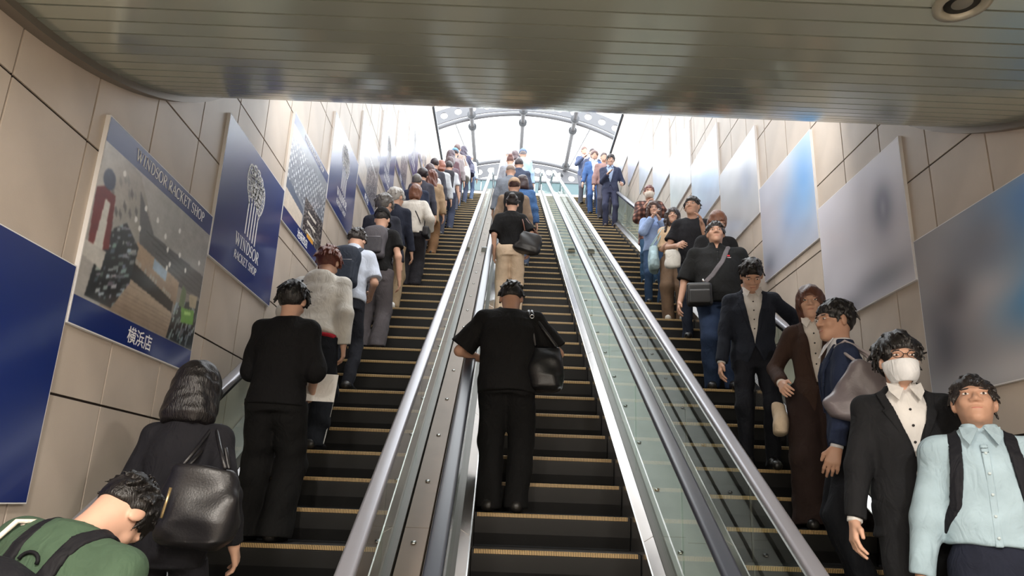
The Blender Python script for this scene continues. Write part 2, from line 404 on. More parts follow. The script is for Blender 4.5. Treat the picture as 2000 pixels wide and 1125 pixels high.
# sensor boxes on the cover plates
for bx_, by_, lb_ in ((1.13, 12.4, 'small square box on the cover plates right of the middle escalator'), (-.42, 12.2, 'small square box on the bronze cover plates left of the middle escalator')):
    sb = empty('sensor_box', (bx_, by_, zn(by_) + .10)); tag(sb, lb_, 'box', 'boxes on the cover plates')
    build(MB().hexa([(-.06,-.06,-.035),(.06,-.06,-.035),(.06,.06,.035),(-.06,.06,.035),(-.055,-.055,.04),(.055,-.055,.04),(.055,.055,.10),(-.055,.055,.10)]), 'box_body', mat('box_grey', (120, 118, 108), 0.5), sb)
    build(MB().hexa([(-.04,-.05,.036),(.04,-.05,.036),(.04,.04,.088),(-.04,.04,.088),(-.04,-.05,.05),(.04,-.05,.05),(.04,.04,.098),(-.04,.04,.098)]), 'box_lid', mat('box_lid', (70, 70, 66), 0.4), sb)

# ------------------------------------------------------------------ glazed barrel canopy over the upper landing
VX, VR = 0.36, 7.4
VZ = 14.25 + CAMZ - VR
def arc(a, r=VR): return (VX + r*math.sin(a), VZ + r*math.cos(a))
AM = math.radians(62)
RIBS = (20.9, 25.0, 29.0)
CAN = empty('glass_canopy', (VX, 26, ZT)); tag(CAN, 'white steel barrel canopy with round-holed arches over the upper landing', 'canopy')
COFF = (-VX, -26, -ZT)
def rib(y, side):
    R = build(MB().tube([(arc(-AM + 2*AM*k/48)[0], y, arc(-AM + 2*AM*k/48)[1]) for k in range(49)], .085, 10), 'arch', WHITE_ST, CAN, True); R.location = COFF
    m = MB(); n = 30; r0, r1, th, hr = (VR + .12, VR + .66, .03, .135) if side > 0 else (VR - .66, VR - .12, .03, .135)
    if side == 0: return
    for i in range(n):
        a0, a1 = -AM + 2*AM*i/n, -AM + 2*AM*(i+1)/n; ac = (a0+a1)/2; rc = (r0+r1)/2
        inner = []; outer = []; K = 24
        for k in range(K):
            t_ = 2*math.pi*k/K; cx_, cz_ = math.cos(t_), math.sin(t_)
            inner.append((ac + hr*cx_/rc, rc + hr*cz_))
            sc_ = 1/max(abs(cx_), abs(cz_)); outer.append((ac + (a1-a0)/2*cx_*sc_, rc + (r1-r0)/2*cz_*sc_))
        vs = []
        for yy in (y - th, y + th):
            vs += [(arc(a, r)[0], yy, arc(a, r)[1]) for a, r in outer] + [(arc(a, r)[0], yy, arc(a, r)[1]) for a, r in inner]
        fs = []
        for k in range(K):
            j = (k+1) % K
            fs += [(k, j, K+j, K+k), (2*K+k, 3*K+k, 3*K+j, 2*K+j), (K+k, K+j, 3*K+j, 3*K+k), (k, 2*K+k, 2*K+j, j)]
        m.add(vs, fs)
    build(m, 'web_plate', WHITE_ST, R)
for y, sd_ in zip(RIBS, (0, 1, -1)): rib(y, sd_)
for x in (-1.58, .36, 2.3):
    a = math.asin((x - VX)/VR); z = arc(a)[1]
    P = build(MB().tube([(x, 20.9, z - .12), (x, 29.3, z - .12)], .085, 12), 'purlin', WHITE_ST, CAN, True); P.location = COFF
    for y in (25.0, 29.0):
        for dy in (-.45, .45):
            build(MB().tube([(x, y+dy-.06, z - .12), (x, y+dy+.06, z - .12)], .16, 16), 'collar', mat('collar_grey', (88, 90, 94), .45), P, True)
for s in (-1, 1):
    xa, xb = VX + s*2.55, VX + s*2.05
    za, zb = arc(math.asin((xa-VX)/VR))[1], arc(math.asin((xb-VX)/VR))[1]
    o = build(MB().tube([(xa, 25, za - .1), (xb, 29, zb - .1)], .022, 8), 'brace_rod', mat('rod_grey', (150, 152, 156), .4), CAN, True); o.location = COFF
for i, (ya, yb_) in enumerate(zip(RIBS[:-1], RIBS[1:])):
    for j in range(10):
        a0, a1 = -AM + 2*AM*j/10 + .002, -AM + 2*AM*(j+1)/10 - .002
        m = MB(); pts = [arc(a0 + (a1-a0)*k/4, VR + .70) for k in range(5)]
        m.add([(x, ya + .03, z) for x, z in pts] + [(x, yb_ - .03, z) for x, z in pts], [(k, k+1, 6+k, 5+k) for k in range(4)])
        o = build(m, 'pane', CANGLASS, CAN, True); o.location = COFF
# pale parapet closing the upper landing
pp = empty('parapet', (VX, 23.6, ZT)); tag(pp, 'pale teal parapet at the back of the upper landing', 'parapet')
TEAL = mat('parapet_teal', (100, 122, 126), .5)
for k in range(5):
    x0 = XL + .06 + k*.94; o = build(MB().box(x0 + .01, x0 + .93, -.06, .06, 0, 1.62), 'parapet_panel', TEAL, pp); o.location = (-VX, 0, 0)
o = build(MB().box(XL + .06, XR - .06, -.09, .09, 1.62, 1.68), 'parapet_cap', WHITE_ST, pp); o.location = (-VX, 0, 0)
for x0, x1 in ((-1.45, -.95), (1.35, 1.85)):
    o = build(MB().box(x0, x1, -.10, -.055, .70, 1.22), 'notice_panel', mat('notice_dark', (40, 44, 50), .3), pp); o.location = (-VX, 0, 0)

# ------------------------------------------------------------------ posters on the side walls
def strokes_mesh(mb, pts, w, z=0.0):
    """flat ribbon along 2-D points (u, v)"""
    pts = [Vector(p) for p in pts]; L = []; R = []
    for i, p in enumerate(pts):
        t = pts[min(i+1, len(pts)-1)] - pts[max(i-1, 0)]
        if pts[0] == pts[-1] and i in (0, len(pts)-1): t = pts[1] - pts[-2]
        t.normalize(); n = Vector((-t.y, t.x)) * (w[i] if isinstance(w, list) else w) / 2
        L.append(p + n); R.append(p - n)
    k = len(pts)
    mb.add([(p.x, p.y, z) for p in L] + [(p.x, p.y, z) for p in R], [(i, i+1, k+i+1, k+i) for i in range(k-1)])
TK, TN, SF = .17, .080, .07     # thick stem, thin stem, serif
def ell_pts(cx, cy, rx, ry, a0, a1, n=18): return [(cx + rx*math.cos(math.radians(a0 + (a1-a0)*k/n)), cy + ry*math.sin(math.radians(a0 + (a1-a0)*k/n))) for k in range(n+1)]
def bowl_w(n=18, a0=0, a1=360): return [TN + (TK-TN)*abs(math.cos(math.radians(a0 + (a1-a0)*k/n))) for k in range(n+1)]
def glyph(mb, ch, x, s):
    """serif capital, height 1 before scaling by s; returns its advance"""
    def S(pts, w):
        strokes_mesh(mb, [(x + p[0]*s, p[1]*s) for p in pts], [a*s for a in w] if isinstance(w, list) else w*s)
    def serif(cx, cy, w=.30): S([(cx - w/2, cy), (cx + w/2, cy)], SF)
    if ch == ' ': return .32*s
    if ch == 'I': S([(.2,0),(.2,1)], TK); serif(.2,.025); serif(.2,.975); return .46*s
    if ch == 'W':
        S([(.08,1),(.34,.0)], TK); S([(.34,.0),(.56,.85)], TN); S([(.50,1),(.76,.0)], TK); S([(.76,0),(1.0,1)], TN); serif(.08,.975); serif(.50,.975); serif(1.0,.975,.24); return 1.14*s
    if ch == 'N':
        S([(.16,0),(.16,1)], TN); S([(.14,1),(.72,0)], TK); S([(.72,0),(.72,1)], TN); serif(.16,.025); serif(.14,.975); serif(.72,.975); return .92*s
    if ch == 'D':
        S([(.18,0),(.18,1)], TK); S([(.1,.975),(.36,.975)] + ell_pts(.36,.5,.36,.475,90,-90) + [(.1,.025)], [TN,TN] + bowl_w(18, 90, -90) + [TN]); return .84*s
    if ch == 'S':
        S(ell_pts(.32,.74,.21,.235,20,230,12) + ell_pts(.32,.265,.23,.24,60,-160,14), [TN]*4 + [.09]*5 + [TK*.9]*8 + [.1]*6 + [TN]*5); S([(.53,.98),(.53,.76)], SF); S([(.10,.24),(.10,.02)], SF); return .66*s
    if ch == 'O': S(ell_pts(.42,.5,.36,.48,0,360,24), bowl_w(24)); return .88*s
    if ch == 'C': S(ell_pts(.42,.5,.36,.48,40,320,20), bowl_w(20, 40, 320)); S([(.70,.97),(.70,.70)], SF); return .80*s
    if ch in 'RP':
        S([(.18,0),(.18,1)], TK); serif(.18,.025); S([(.1,.975),(.34,.975)] + ell_pts(.34,.735,.24,.24,90,-90,12) + [(.2,.495)], [TN,TN] + bowl_w(12, 90, -90) + [TN])
        if ch == 'R': S([(.32,.5),(.72,0)], TK); serif(.74,.025,.2); return .80*s
        return .68*s
    if ch == 'A': S([(.06,0),(.40,1)], TN); S([(.38,1),(.74,0)], TK); S([(.2,.34),(.6,.34)], TN); serif(.06,.025,.26); serif(.74,.025,.3); return .84*s
    if ch == 'K': S([(.18,0),(.18,1)], TK); serif(.18,.025); serif(.18,.975); S([(.22,.42),(.66,.98)], TN); S([(.34,.56),(.74,0)], TK); serif(.66,.975,.26); serif(.76,.025,.24); return .86*s
    if ch == 'E': S([(.18,0),(.18,1)], TK); S([(.06,.975),(.62,.975)], TN); S([(.06,.025),(.64,.025)], TN); S([(.2,.52),(.5,.52)], TN); S([(.62,1),(.62,.78)], SF); S([(.64,0),(.64,.24)], SF); S([(.5,.62),(.5,.42)], SF); return .72*s
    if ch == 'T': S([(.38,0),(.38,1)], TK); serif(.38,.025); S([(.04,.975),(.72,.975)], TN); S([(.04,1),(.04,.76)], SF); S([(.72,1),(.72,.76)], SF); return .76*s
    if ch == 'H': S([(.18,0),(.18,1)], TK); S([(.68,0),(.68,1)], TK); S([(.2,.52),(.66,.52)], TN); serif(.18,.025); serif(.18,.975); serif(.68,.025); serif(.68,.975); return .88*s
    return .5*s
def text_width(t, s): return sum(glyph(MB(), c, 0, s) for c in t)
PRINT_WHITE = mat('print_white', (250, 250, 252), 0.5)
NAVY = (20, 44, 116)
def poster_mat():
    m = bpy.data.materials.new('poster_print'); m.use_nodes = True; nt = m.node_tree; b = nt.nodes['Principled BSDF']
    a = nt.nodes.new('ShaderNodeAttribute'); a.attribute_name = 'Col'
    nt.links.new(a.outputs['Color'], b.inputs['Base Color']); b.inputs['Roughness'].default_value = 0.30; b.inputs['Specular IOR Level'].default_value = 0.55
    b.inputs['Coat Weight'].default_value = 0.8; b.inputs['Coat Roughness'].default_value = 0.16
    return m
PRINTM = poster_mat()
BOARD = mat('poster_board', (238, 238, 240), 0.5)
def lin_np(c):
    c = np.clip(np.asarray(c, np.float64)/255.0, 0, 1); return np.where(c <= .04045, c/12.92, ((c+.055)/1.055)**2.4)
def vnoise(U, V, f, seed):
    r = np.random.RandomState(seed); g = r.rand(int(f)+3, int(f)+3)
    x, y = U*f, V*f; i, j = x.astype(int), y.astype(int); a, b = x-i, y-j; a = a*a*(3-2*a); b = b*b*(3-2*b)
    return g[i,j]*(1-a)*(1-b) + g[i+1,j]*a*(1-b) + g[i,j+1]*(1-a)*b + g[i+1,j+1]*a*b
def grid_uv(n, m): return np.meshgrid(np.linspace(0, 1, n), np.linspace(0, 1, m), indexing='ij')
def inpoly(U, V, poly):
    r = np.zeros(U.shape, bool); k = len(poly)
    for i in range(k):
        (x0, y0), (x1, y1) = poly[i], poly[(i+1) % k]
        if y0 == y1: continue
        r ^= ((V < y0) != (V < y1)) & (U < (x1-x0)*(V-y0)/(y1-y0) + x0)
    return r
def paint(img, msk, c): img[msk] = c
def art_navy():
    U, V = grid_uv(3, 3); return U, V, np.ones(U.shape + (3,))*np.array(NAVY, float)
def art_store(seed):
    U, V = grid_uv(260, 204); img = np.ones(U.shape + (3,))*np.array((120., 116, 112)); N = vnoise(U, V, 24, seed); N2 = .6*vnoise(U, V, 90, seed+1) + .4*vnoise(U*.25, V, 80, seed+5)
    if seed == 1:
        R_ = np.random.RandomState(5)
        sh = lambda m, c0, c1, t: img.__setitem__(m, (np.array(c0, float) + (np.array(c1, float) - np.array(c0, float))*np.clip(t, 0, 1)[..., None])[m])
        sh(V > -1, (150, 148, 146), (118, 114, 110), U)
        sh(inpoly(U, V, [(0,1),(1,1),(1,.60),(.80,.56),(.46,.62),(.28,.86),(0,.9)]), (166, 166, 166), (134, 134, 134), U)
        sh(inpoly(U, V, [(.28,.80),(.46,.62),(1,.60),(1,.46),(.72,.44),(.36,.52)]), (98, 98, 102), (74, 74, 78), U)
        for k in range(5): paint(img, (np.abs(V - (.60 - .03*k - .10*(U - .5))) < .0025) & (U > .40 + .05*k), (60, 60, 64))
        sh(inpoly(U, V, [(0,.90),(.28,.84),(.36,.52),(.22,.42),(0,.6)]), (172, 172, 170), (140, 138, 134), U*3)
        for k in range(16):
            a0, b0 = R_.uniform(.10, .30), R_.uniform(.52, .78); paint(img, (np.abs(U - a0) < .012) & (np.abs(V - b0 + (U - a0)) < .016), (96 + R_.randint(40),)*3)
        sh(inpoly(U, V, [(.34,.53),(.76,.47),(.76,.33),(.34,.40)]), (128, 112, 98), (158, 140, 122), (V - .33)*6)
        paint(img, inpoly(U, V, [(.50,.505),(.63,.485),(.63,.425),(.50,.445)]), (146, 166, 186))
        paint(img, inpoly(U, V, [(.33,.42),(.73,.34),(.73,.27),(.33,.33)]), (36, 31, 30))
        for k in range(14): a0 = R_.uniform(.36, .70); paint(img, ((U-a0)/.008)**2 + ((V - (.435 - .2*(a0-.33)))/.014)**2 < 1, (150, 146, 140))
        fl = inpoly(U, V, [(.33,.33),(.73,.28),(.80,.13),(.16,.13)]); sh(fl, (118, 104, 92), (168, 154, 138), (V - .1)*4); img[fl & (np.sin(260*V*(1 + .3*V)) > .88)] *= .86
        rk = inpoly(U, V, [(.06,.14),(.24,.14),(.34,.30),(.36,.50),(.24,.58),(.10,.46)]); sh(rk, (26, 28, 32), (58, 60, 64), (V - .1)*2)
        for k in range(90):
            a0, b0 = R_.uniform(.10, .34), R_.uniform(.16, .56); paint(img, rk & (np.abs(U - a0) < R_.uniform(.004, .018)) & (np.abs(V - b0 - .5*(U - a0)) < R_.uniform(.004, .012)), np.array((.94, 1.0, 1.06))*(74 + R_.randint(90)) + R_.uniform(-8, 8, 3))
        paint(img, inpoly(U, V, [(0,.64),(.05,.67),(.13,.66),(.155,.40),(.02,.34)]), (104, 48, 46)); paint(img, inpoly(U, V, [(.07,.62),(.105,.61),(.115,.32),(.05,.34)]), (188, 188, 184)); paint(img, inpoly(U, V, [(0,.38),(.14,.38),(.13,.29),(0,.31)]), (176, 174, 170)); paint(img, ((U-.07)/.042)**2 + ((V-.715)/.05)**2 < 1, (62, 72, 94))
        rr_ = inpoly(U, V, [(.72,.13),(1,.13),(1,.44),(.9,.40),(.76,.35)]); sh(rr_, (28, 34, 38), (52, 60, 62), V)
        for k in range(70):
            a0, b0 = R_.uniform(.74, 1), R_.uniform(.14, .40); paint(img, rr_ & (np.abs(U - a0 - .25*(V - b0)) < .005) & (np.abs(V - b0) < R_.uniform(.01, .04)), np.array((.9, 1.0, 1.04))*(90 + R_.randint(76)) + R_.uniform(-8, 8, 3))
        paint(img, inpoly(U, V, [(.82,.34),(.96,.365),(.97,.28),(.84,.255)]), (92, 142, 60)); paint(img, inpoly(U, V, [(.86,.33),(.93,.345),(.93,.325),(.86,.31)]), (150, 190, 110)); paint(img, inpoly(U, V, [(.80,.47),(.845,.45),(.85,.34),(.79,.34)]), (92, 110, 82)); paint(img, inpoly(U, V, [(.88,.44),(.97,.46),(.97,.38),(.9,.37)]), (156, 146, 124))
        for (a, b) in ((.36,.72),(.47,.71),(.68,.75),(.56,.66),(.60,.60),(.72,.62),(.34,.60),(.64,.53),(.80,.56),(.93,.66),(.62,.50),(.3,.63),(.16,.80)):
            paint(img, ((U-a)/.010)**2 + ((V-b)/.015)**2 < 1, (238, 240, 240))
        for _ in range(2): img[1:-1, 1:-1] = .4*img[1:-1, 1:-1] + .15*(img[2:, 1:-1] + img[:-2, 1:-1] + img[1:-1, 2:] + img[1:-1, :-2])
    elif seed == 2:
        img[:] = (122, 128, 138); d = (np.sin(U*150) > .2) & (np.sin(V*95 + np.floor(U*24)*2.1) > .1) & (V > .36) & (V < .80); img[d & (N > .35)] = (196, 202, 208); img[(V > .36) & (V < .8) & ~d & (N2 > .55)] = (92, 98, 110)
        paint(img, inpoly(U, V, [(0,.40),(.44,.32),(.44,.22),(0,.30)]), (78, 88, 108)); paint(img, inpoly(U, V, [(0,.30),(.44,.26),(.42,.12),(0,.12)]), (196, 186, 174))
        bx = inpoly(U, V, [(.46,.46),(1,.46),(1,.12),(.46,.12)]); paint(img, bx, (52, 48, 50)); img[bx & (N2 > .6)] = (140, 134, 130)
        for k in range(3): paint(img, (np.abs(V - (.18 + .09*k)) < .012) & (U > .56) & (U < .80), (206, 200, 190))
        paint(img, (np.abs(V - .145) < .02) & (U > .60) & (U < .78), (206, 150, 62))
    else:
        img[:] = (128, 124, 126); d = (np.sin(U*90 + 8*N) > -.1) & (V > .14) & (V < .7) & (U > .45) & (U < .92); img[d] = (64, 58, 66); img[d & (N2 > .66)] = (180, 170, 168)
        paint(img, inpoly(U, V, [(0,.5),(.4,.42),(.4,.14),(0,.14)]), (176, 168, 160)); paint(img, inpoly(U, V, [(.2,.7),(.9,.62),(.9,.6),(.2,.66)]), (206, 208, 212))
    img *= (1.16 + .10*N + .10*(N2 - .5))[..., None]
    bt = .875 if seed == 1 else .90
    img[V > bt] = NAVY; img[V < .125] = NAVY
    return U, V, img
def art_blur(k):
    U, V = grid_uv(56, 44)        # U runs away from the viewer on the right wall
    base = [(140,138,142), (190,189,198), (176,180,194), (182,186,192), (176,190,208), (188,192,196), (186,190,204), (190,196,204), (186,198,214), (196,202,208), (200,206,214)][k]
    img = np.ones(U.shape + (3,))*np.array(base, float)
    def blob(u, v, ru, rv, c, a): w = (a*np.exp(-((U-u)/ru)**2 - ((V-v)/rv)**2))[..., None]; img[:] = img*(1-w) + np.array(c, float)*w
    if k == 0:
        blob(.2,.85,.32,.22,(44,116,190),1); blob(.2,.42,.26,.2,(50,124,186),.9); blob(.5,.78,.25,.2,(112,112,122),.8); blob(.85,.35,.12,.25,(82,82,92),.8); blob(.55,.5,.3,.12,(166,164,170),.8); blob(.75,.55,.12,.12,(84,84,92),.7); blob(.5,.05,.6,.12,(170,170,174),.9)
    elif k == 1:
        blob(.22,.62,.10,.17,(86,92,112),.9); blob(.22,.6,.03,.08,(150,152,166),.8); blob(.3,.12,.3,.10,(120,122,132),.8); blob(.75,.04,.2,.08,(104,104,114),.8)
    elif k == 2:
        blob(.15,.7,.22,.4,(72,140,204),.9); blob(.4,.45,.2,.25,(126,160,204),.7); blob(.9,.12,.15,.14,(120,124,138),.8)
    elif k == 3: blob(.25,.6,.18,.25,(122,134,160),.7); blob(.75,.15,.25,.15,(150,152,160),.6)
    elif k == 4: blob(.3,.6,.4,.5,(150,180,216),.7)
    elif k == 8: blob(.4,.6,.4,.5,(160,190,220),.6)
    img += (vnoise(U, V, 6, 40 + k)[..., None] - .5)*12; img *= 1.14
    return U, V, img
def racket_logo(mb):
    """five fanned rackets with handles above the lettering, in poster units (width 1.38)"""
    def ellipse(cx, cy, rx, ry, tilt, w):
        c, s = math.cos(tilt), math.sin(tilt)
        strokes_mesh(mb, [(cx + a*c - b*s, cy + a*s + b*c) for a, b in ell_pts(0, 0, rx, ry, 0, 360, 28)], w)
        for k in range(-2, 3):
            xx = rx*k/3; h = ry*math.sqrt(max(0, 1-(k/3)**2)); strokes_mesh(mb, [(cx + xx*c + h*s, cy + xx*s - h*c), (cx + xx*c - h*s, cy + xx*s + h*c)], w*.5)
            yy = ry*k/3; g = rx*math.sqrt(max(0, 1-(k/3)**2)); strokes_mesh(mb, [(cx - g*c - yy*s, cy - g*s + yy*c), (cx + g*c - yy*s, cy + g*s + yy*c)], w*.5)
    for i, (cx, cy, tl) in enumerate(((.56,.80,.16), (.63,.825,.08), (.70,.82,0.0), (.77,.79,-.08), (.83,.74,-.16))):
        ellipse(cx, cy, .075, .128, tl, .016)
        bx = .585 + .058*i; by = cy - .128
        strokes_mesh(mb, [(cx - .02, by + .01), (bx, by - .05)], .010); strokes_mesh(mb, [(cx + .02, by + .01), (bx, by - .05)], .010)
        strokes_mesh(mb, [(bx, by - .04), (bx, .36 + .006*(2-i))], .022)
def wall_frame(side):
    # poster coordinates (u along the wall, v up, w out of the wall) -> world
    if side < 0: return Matrix(((0, 0, 1, 0), (1, 0, 0, 0), (0, 1, 0, 0), (0, 0, 0, 1)))
    return Matrix(((0, 0, -1, 0), (1, 0, 0, 0), (0, 1, 0, 0), (0, 0, 0, 1)))
PW, PH = 1.375, 1.075
BTH = .022
bmesh_board = None
def poster(side, y0, z0, art, label, texts=(), logo=False, cjk=None):
    x = XL if side < 0 else XR
    P = empty('wall_poster', (x, y0, z0)); P.rotation_mode = 'QUATERNION'
    tag(P, label, 'poster', 'posters on the left wall' if side < 0 else 'posters on the right wall')
    M3 = wall_frame(side).to_3x3()
    def conv(me): me.transform(M3.to_4x4()); return me
    bd = MB().box(0, PW, 0, PH, 0, BTH).mesh('board'); ob('board', conv(bd), BOARD, P)
    U, V, img = art
    n, m = U.shape; e = .006
    vs_ = np.stack([(e + U*(PW-2*e)).ravel(), (e + V*(PH-2*e)).ravel(), np.full(U.size, BTH + .001)], 1)
    ids = np.arange(n*m).reshape(n, m)
    F = np.stack([ids[:-1, :-1], ids[1:, :-1], ids[1:, 1:], ids[:-1, 1:]], -1).reshape(-1, 4)
    if side > 0: F = F[:, ::-1]
    me = mesh_np('print', vs_, F); ca = me.color_attributes.new('Col', 'FLOAT_COLOR', 'POINT')
    ca.data.foreach_set('color', np.concatenate([lin_np(img.reshape(-1, 3)), np.ones((U.size, 1))], 1).astype(np.float32).ravel())
    ob('print', conv(me), PRINTM, P)
    def flat(mb, nm):
        me = bpy.data.meshes.new(nm); me.from_pydata([(a, b, BTH + .0025) for a, b, _ in mb.v], [], mb.f); me.update(); ob(nm, conv(me), PRINT_WHITE, P)
    for t, cx, base, h in texts:
        mb = MB(); xx = cx - text_width(t, h)/2
        for ch in t: xx += glyph(mb, ch, xx, h)
        flat(mb, 'lettering')
    if logo: mb = MB(); racket_logo(mb); flat(mb, 'racket_emblem')
    if cjk:
        t, cx, base, h = cjk
        cu = bpy.data.curves.new('lettering', 'FONT'); cu.body = t; cu.size = h; cu.align_x = 'CENTER'; cu.offset = h*.012; cu.resolution_u = 3
        tmp = bpy.data.objects.new('tmp', cu); COL.objects.link(tmp); dg = bpy.context.evaluated_depsgraph_get()
        me = bpy.data.meshes.new_from_object(tmp.evaluated_get(dg)); bpy.data.objects.remove(tmp)
        for v in me.vertices: v.co = (v.co.x + cx, v.co.y + base, BTH + .0025)
        me.materials.clear(); me.name = 'lettering'; ob('lettering', conv(me), PRINT_WHITE, P)
    return P
def shift_text(t): return t
def left_poster(k, kind, label):
    y0, z0 = 1.94 + 1.39*k, -.08 + CAMZ + .806*k
    if kind == 'navy': return poster(-1, y0, z0, art_navy(), label)
    if kind == 'logo': return poster(-1, y0, z0, art_navy(), label, (), True)
    return poster(-1, y0, z0, art_store(kind), label)
# lettering baselines live inside glyph space, so offset the strokes by wrapping glyph()
_glyph = glyph
BASE = [0.0]
def glyph(mb, ch, x, s):
    n0 = len(mb.v); adv = _glyph(mb, ch, x, s)
    for i in range(n0, len(mb.v)): v = mb.v[i]; mb.v[i] = (v[0], v[1] + BASE[0], v[2])
    return adv
def add_text(P, items, side=-1):
    for t, cx, base, h in items:
        BASE[0] = base; mb = MB(); xx = cx - text_width(t, h)/2
        for ch in t: xx += glyph(mb, ch, xx, h)
        BASE[0] = 0.0
        me = bpy.data.meshes.new('lettering'); me.from_pydata([(a, b, BTH + .0025) for a, b, _ in mb.v], [], mb.f); me.update()
        me.transform(wall_frame(side).to_4x4()); ob('lettering', me, PRINT_WHITE, P)
def cjk_poster(k, seed, label, word):
    y0, z0 = 1.94 + 1.39*k, -.08 + CAMZ + .806*k
    return poster(-1, y0, z0, art_store(seed), label, (), False, (word, PW/2, .035, .095))
left_poster(0, 'navy', 'plain navy poster nearest the viewer at the left edge')
P = cjk_poster(1, 1, 'navy poster with shop interior photo and white shop lettering, nearest photo poster', '横浜店')
add_text(P, [('WINDSOR RACKET SHOP', PW/2 + .08, .975, .066)])
for k in (2, 4, 6, 8):
    P = left_poster(k, 'logo', {2: 'navy poster with white fanned rackets emblem, nearest of the emblem posters', 4: 'navy rackets emblem poster, second of that kind up the left wall', 6: 'navy rackets emblem poster, third of that kind up the left wall', 8: 'navy rackets emblem poster farthest up the left wall'}[k])
    add_text(P, [('WINDSOR', PW/2, .235, .095), ('RACKET SHOP', PW/2, .135, .062)])
P = cjk_poster(3, 2, 'navy poster with photo of a wall of shoes and shelving', '池袋西店')
add_text(P, [('WINDSOR RACKET SHOP', PW/2 + .08, .985, .055)])
cjk_poster(5, 3, 'navy poster with photo of hanging racks, between the second and third emblem posters', '新宿店')
cjk_poster(7, 3, 'photo poster high on the left wall between third and fourth emblem posters', '渋谷店')
cjk_poster(9, 2, 'topmost poster at the head of the left wall', '大宮店')
RL_ = ['blurred grey and blue poster nearest the viewer on the right wall', 'pale lavender poster with a dark oval mark, second on the right wall', 'pale poster with a strong blue patch, third on the right wall',
       'pale grey poster with faint blue-grey smudge, fourth on the right wall', 'light blue poster, fifth on the right wall', 'light grey poster, sixth on the right wall', 'pale lavender-grey poster, seventh on the right wall',
       'pale grey-blue poster, eighth on the right wall', 'light sky-blue poster, ninth on the right wall', 'palest grey poster topmost on the right wall']
for k in range(10):
    poster(1, 3.27 + 1.395*k, .72 + CAMZ + .812*k, art_blur(k), RL_[k])

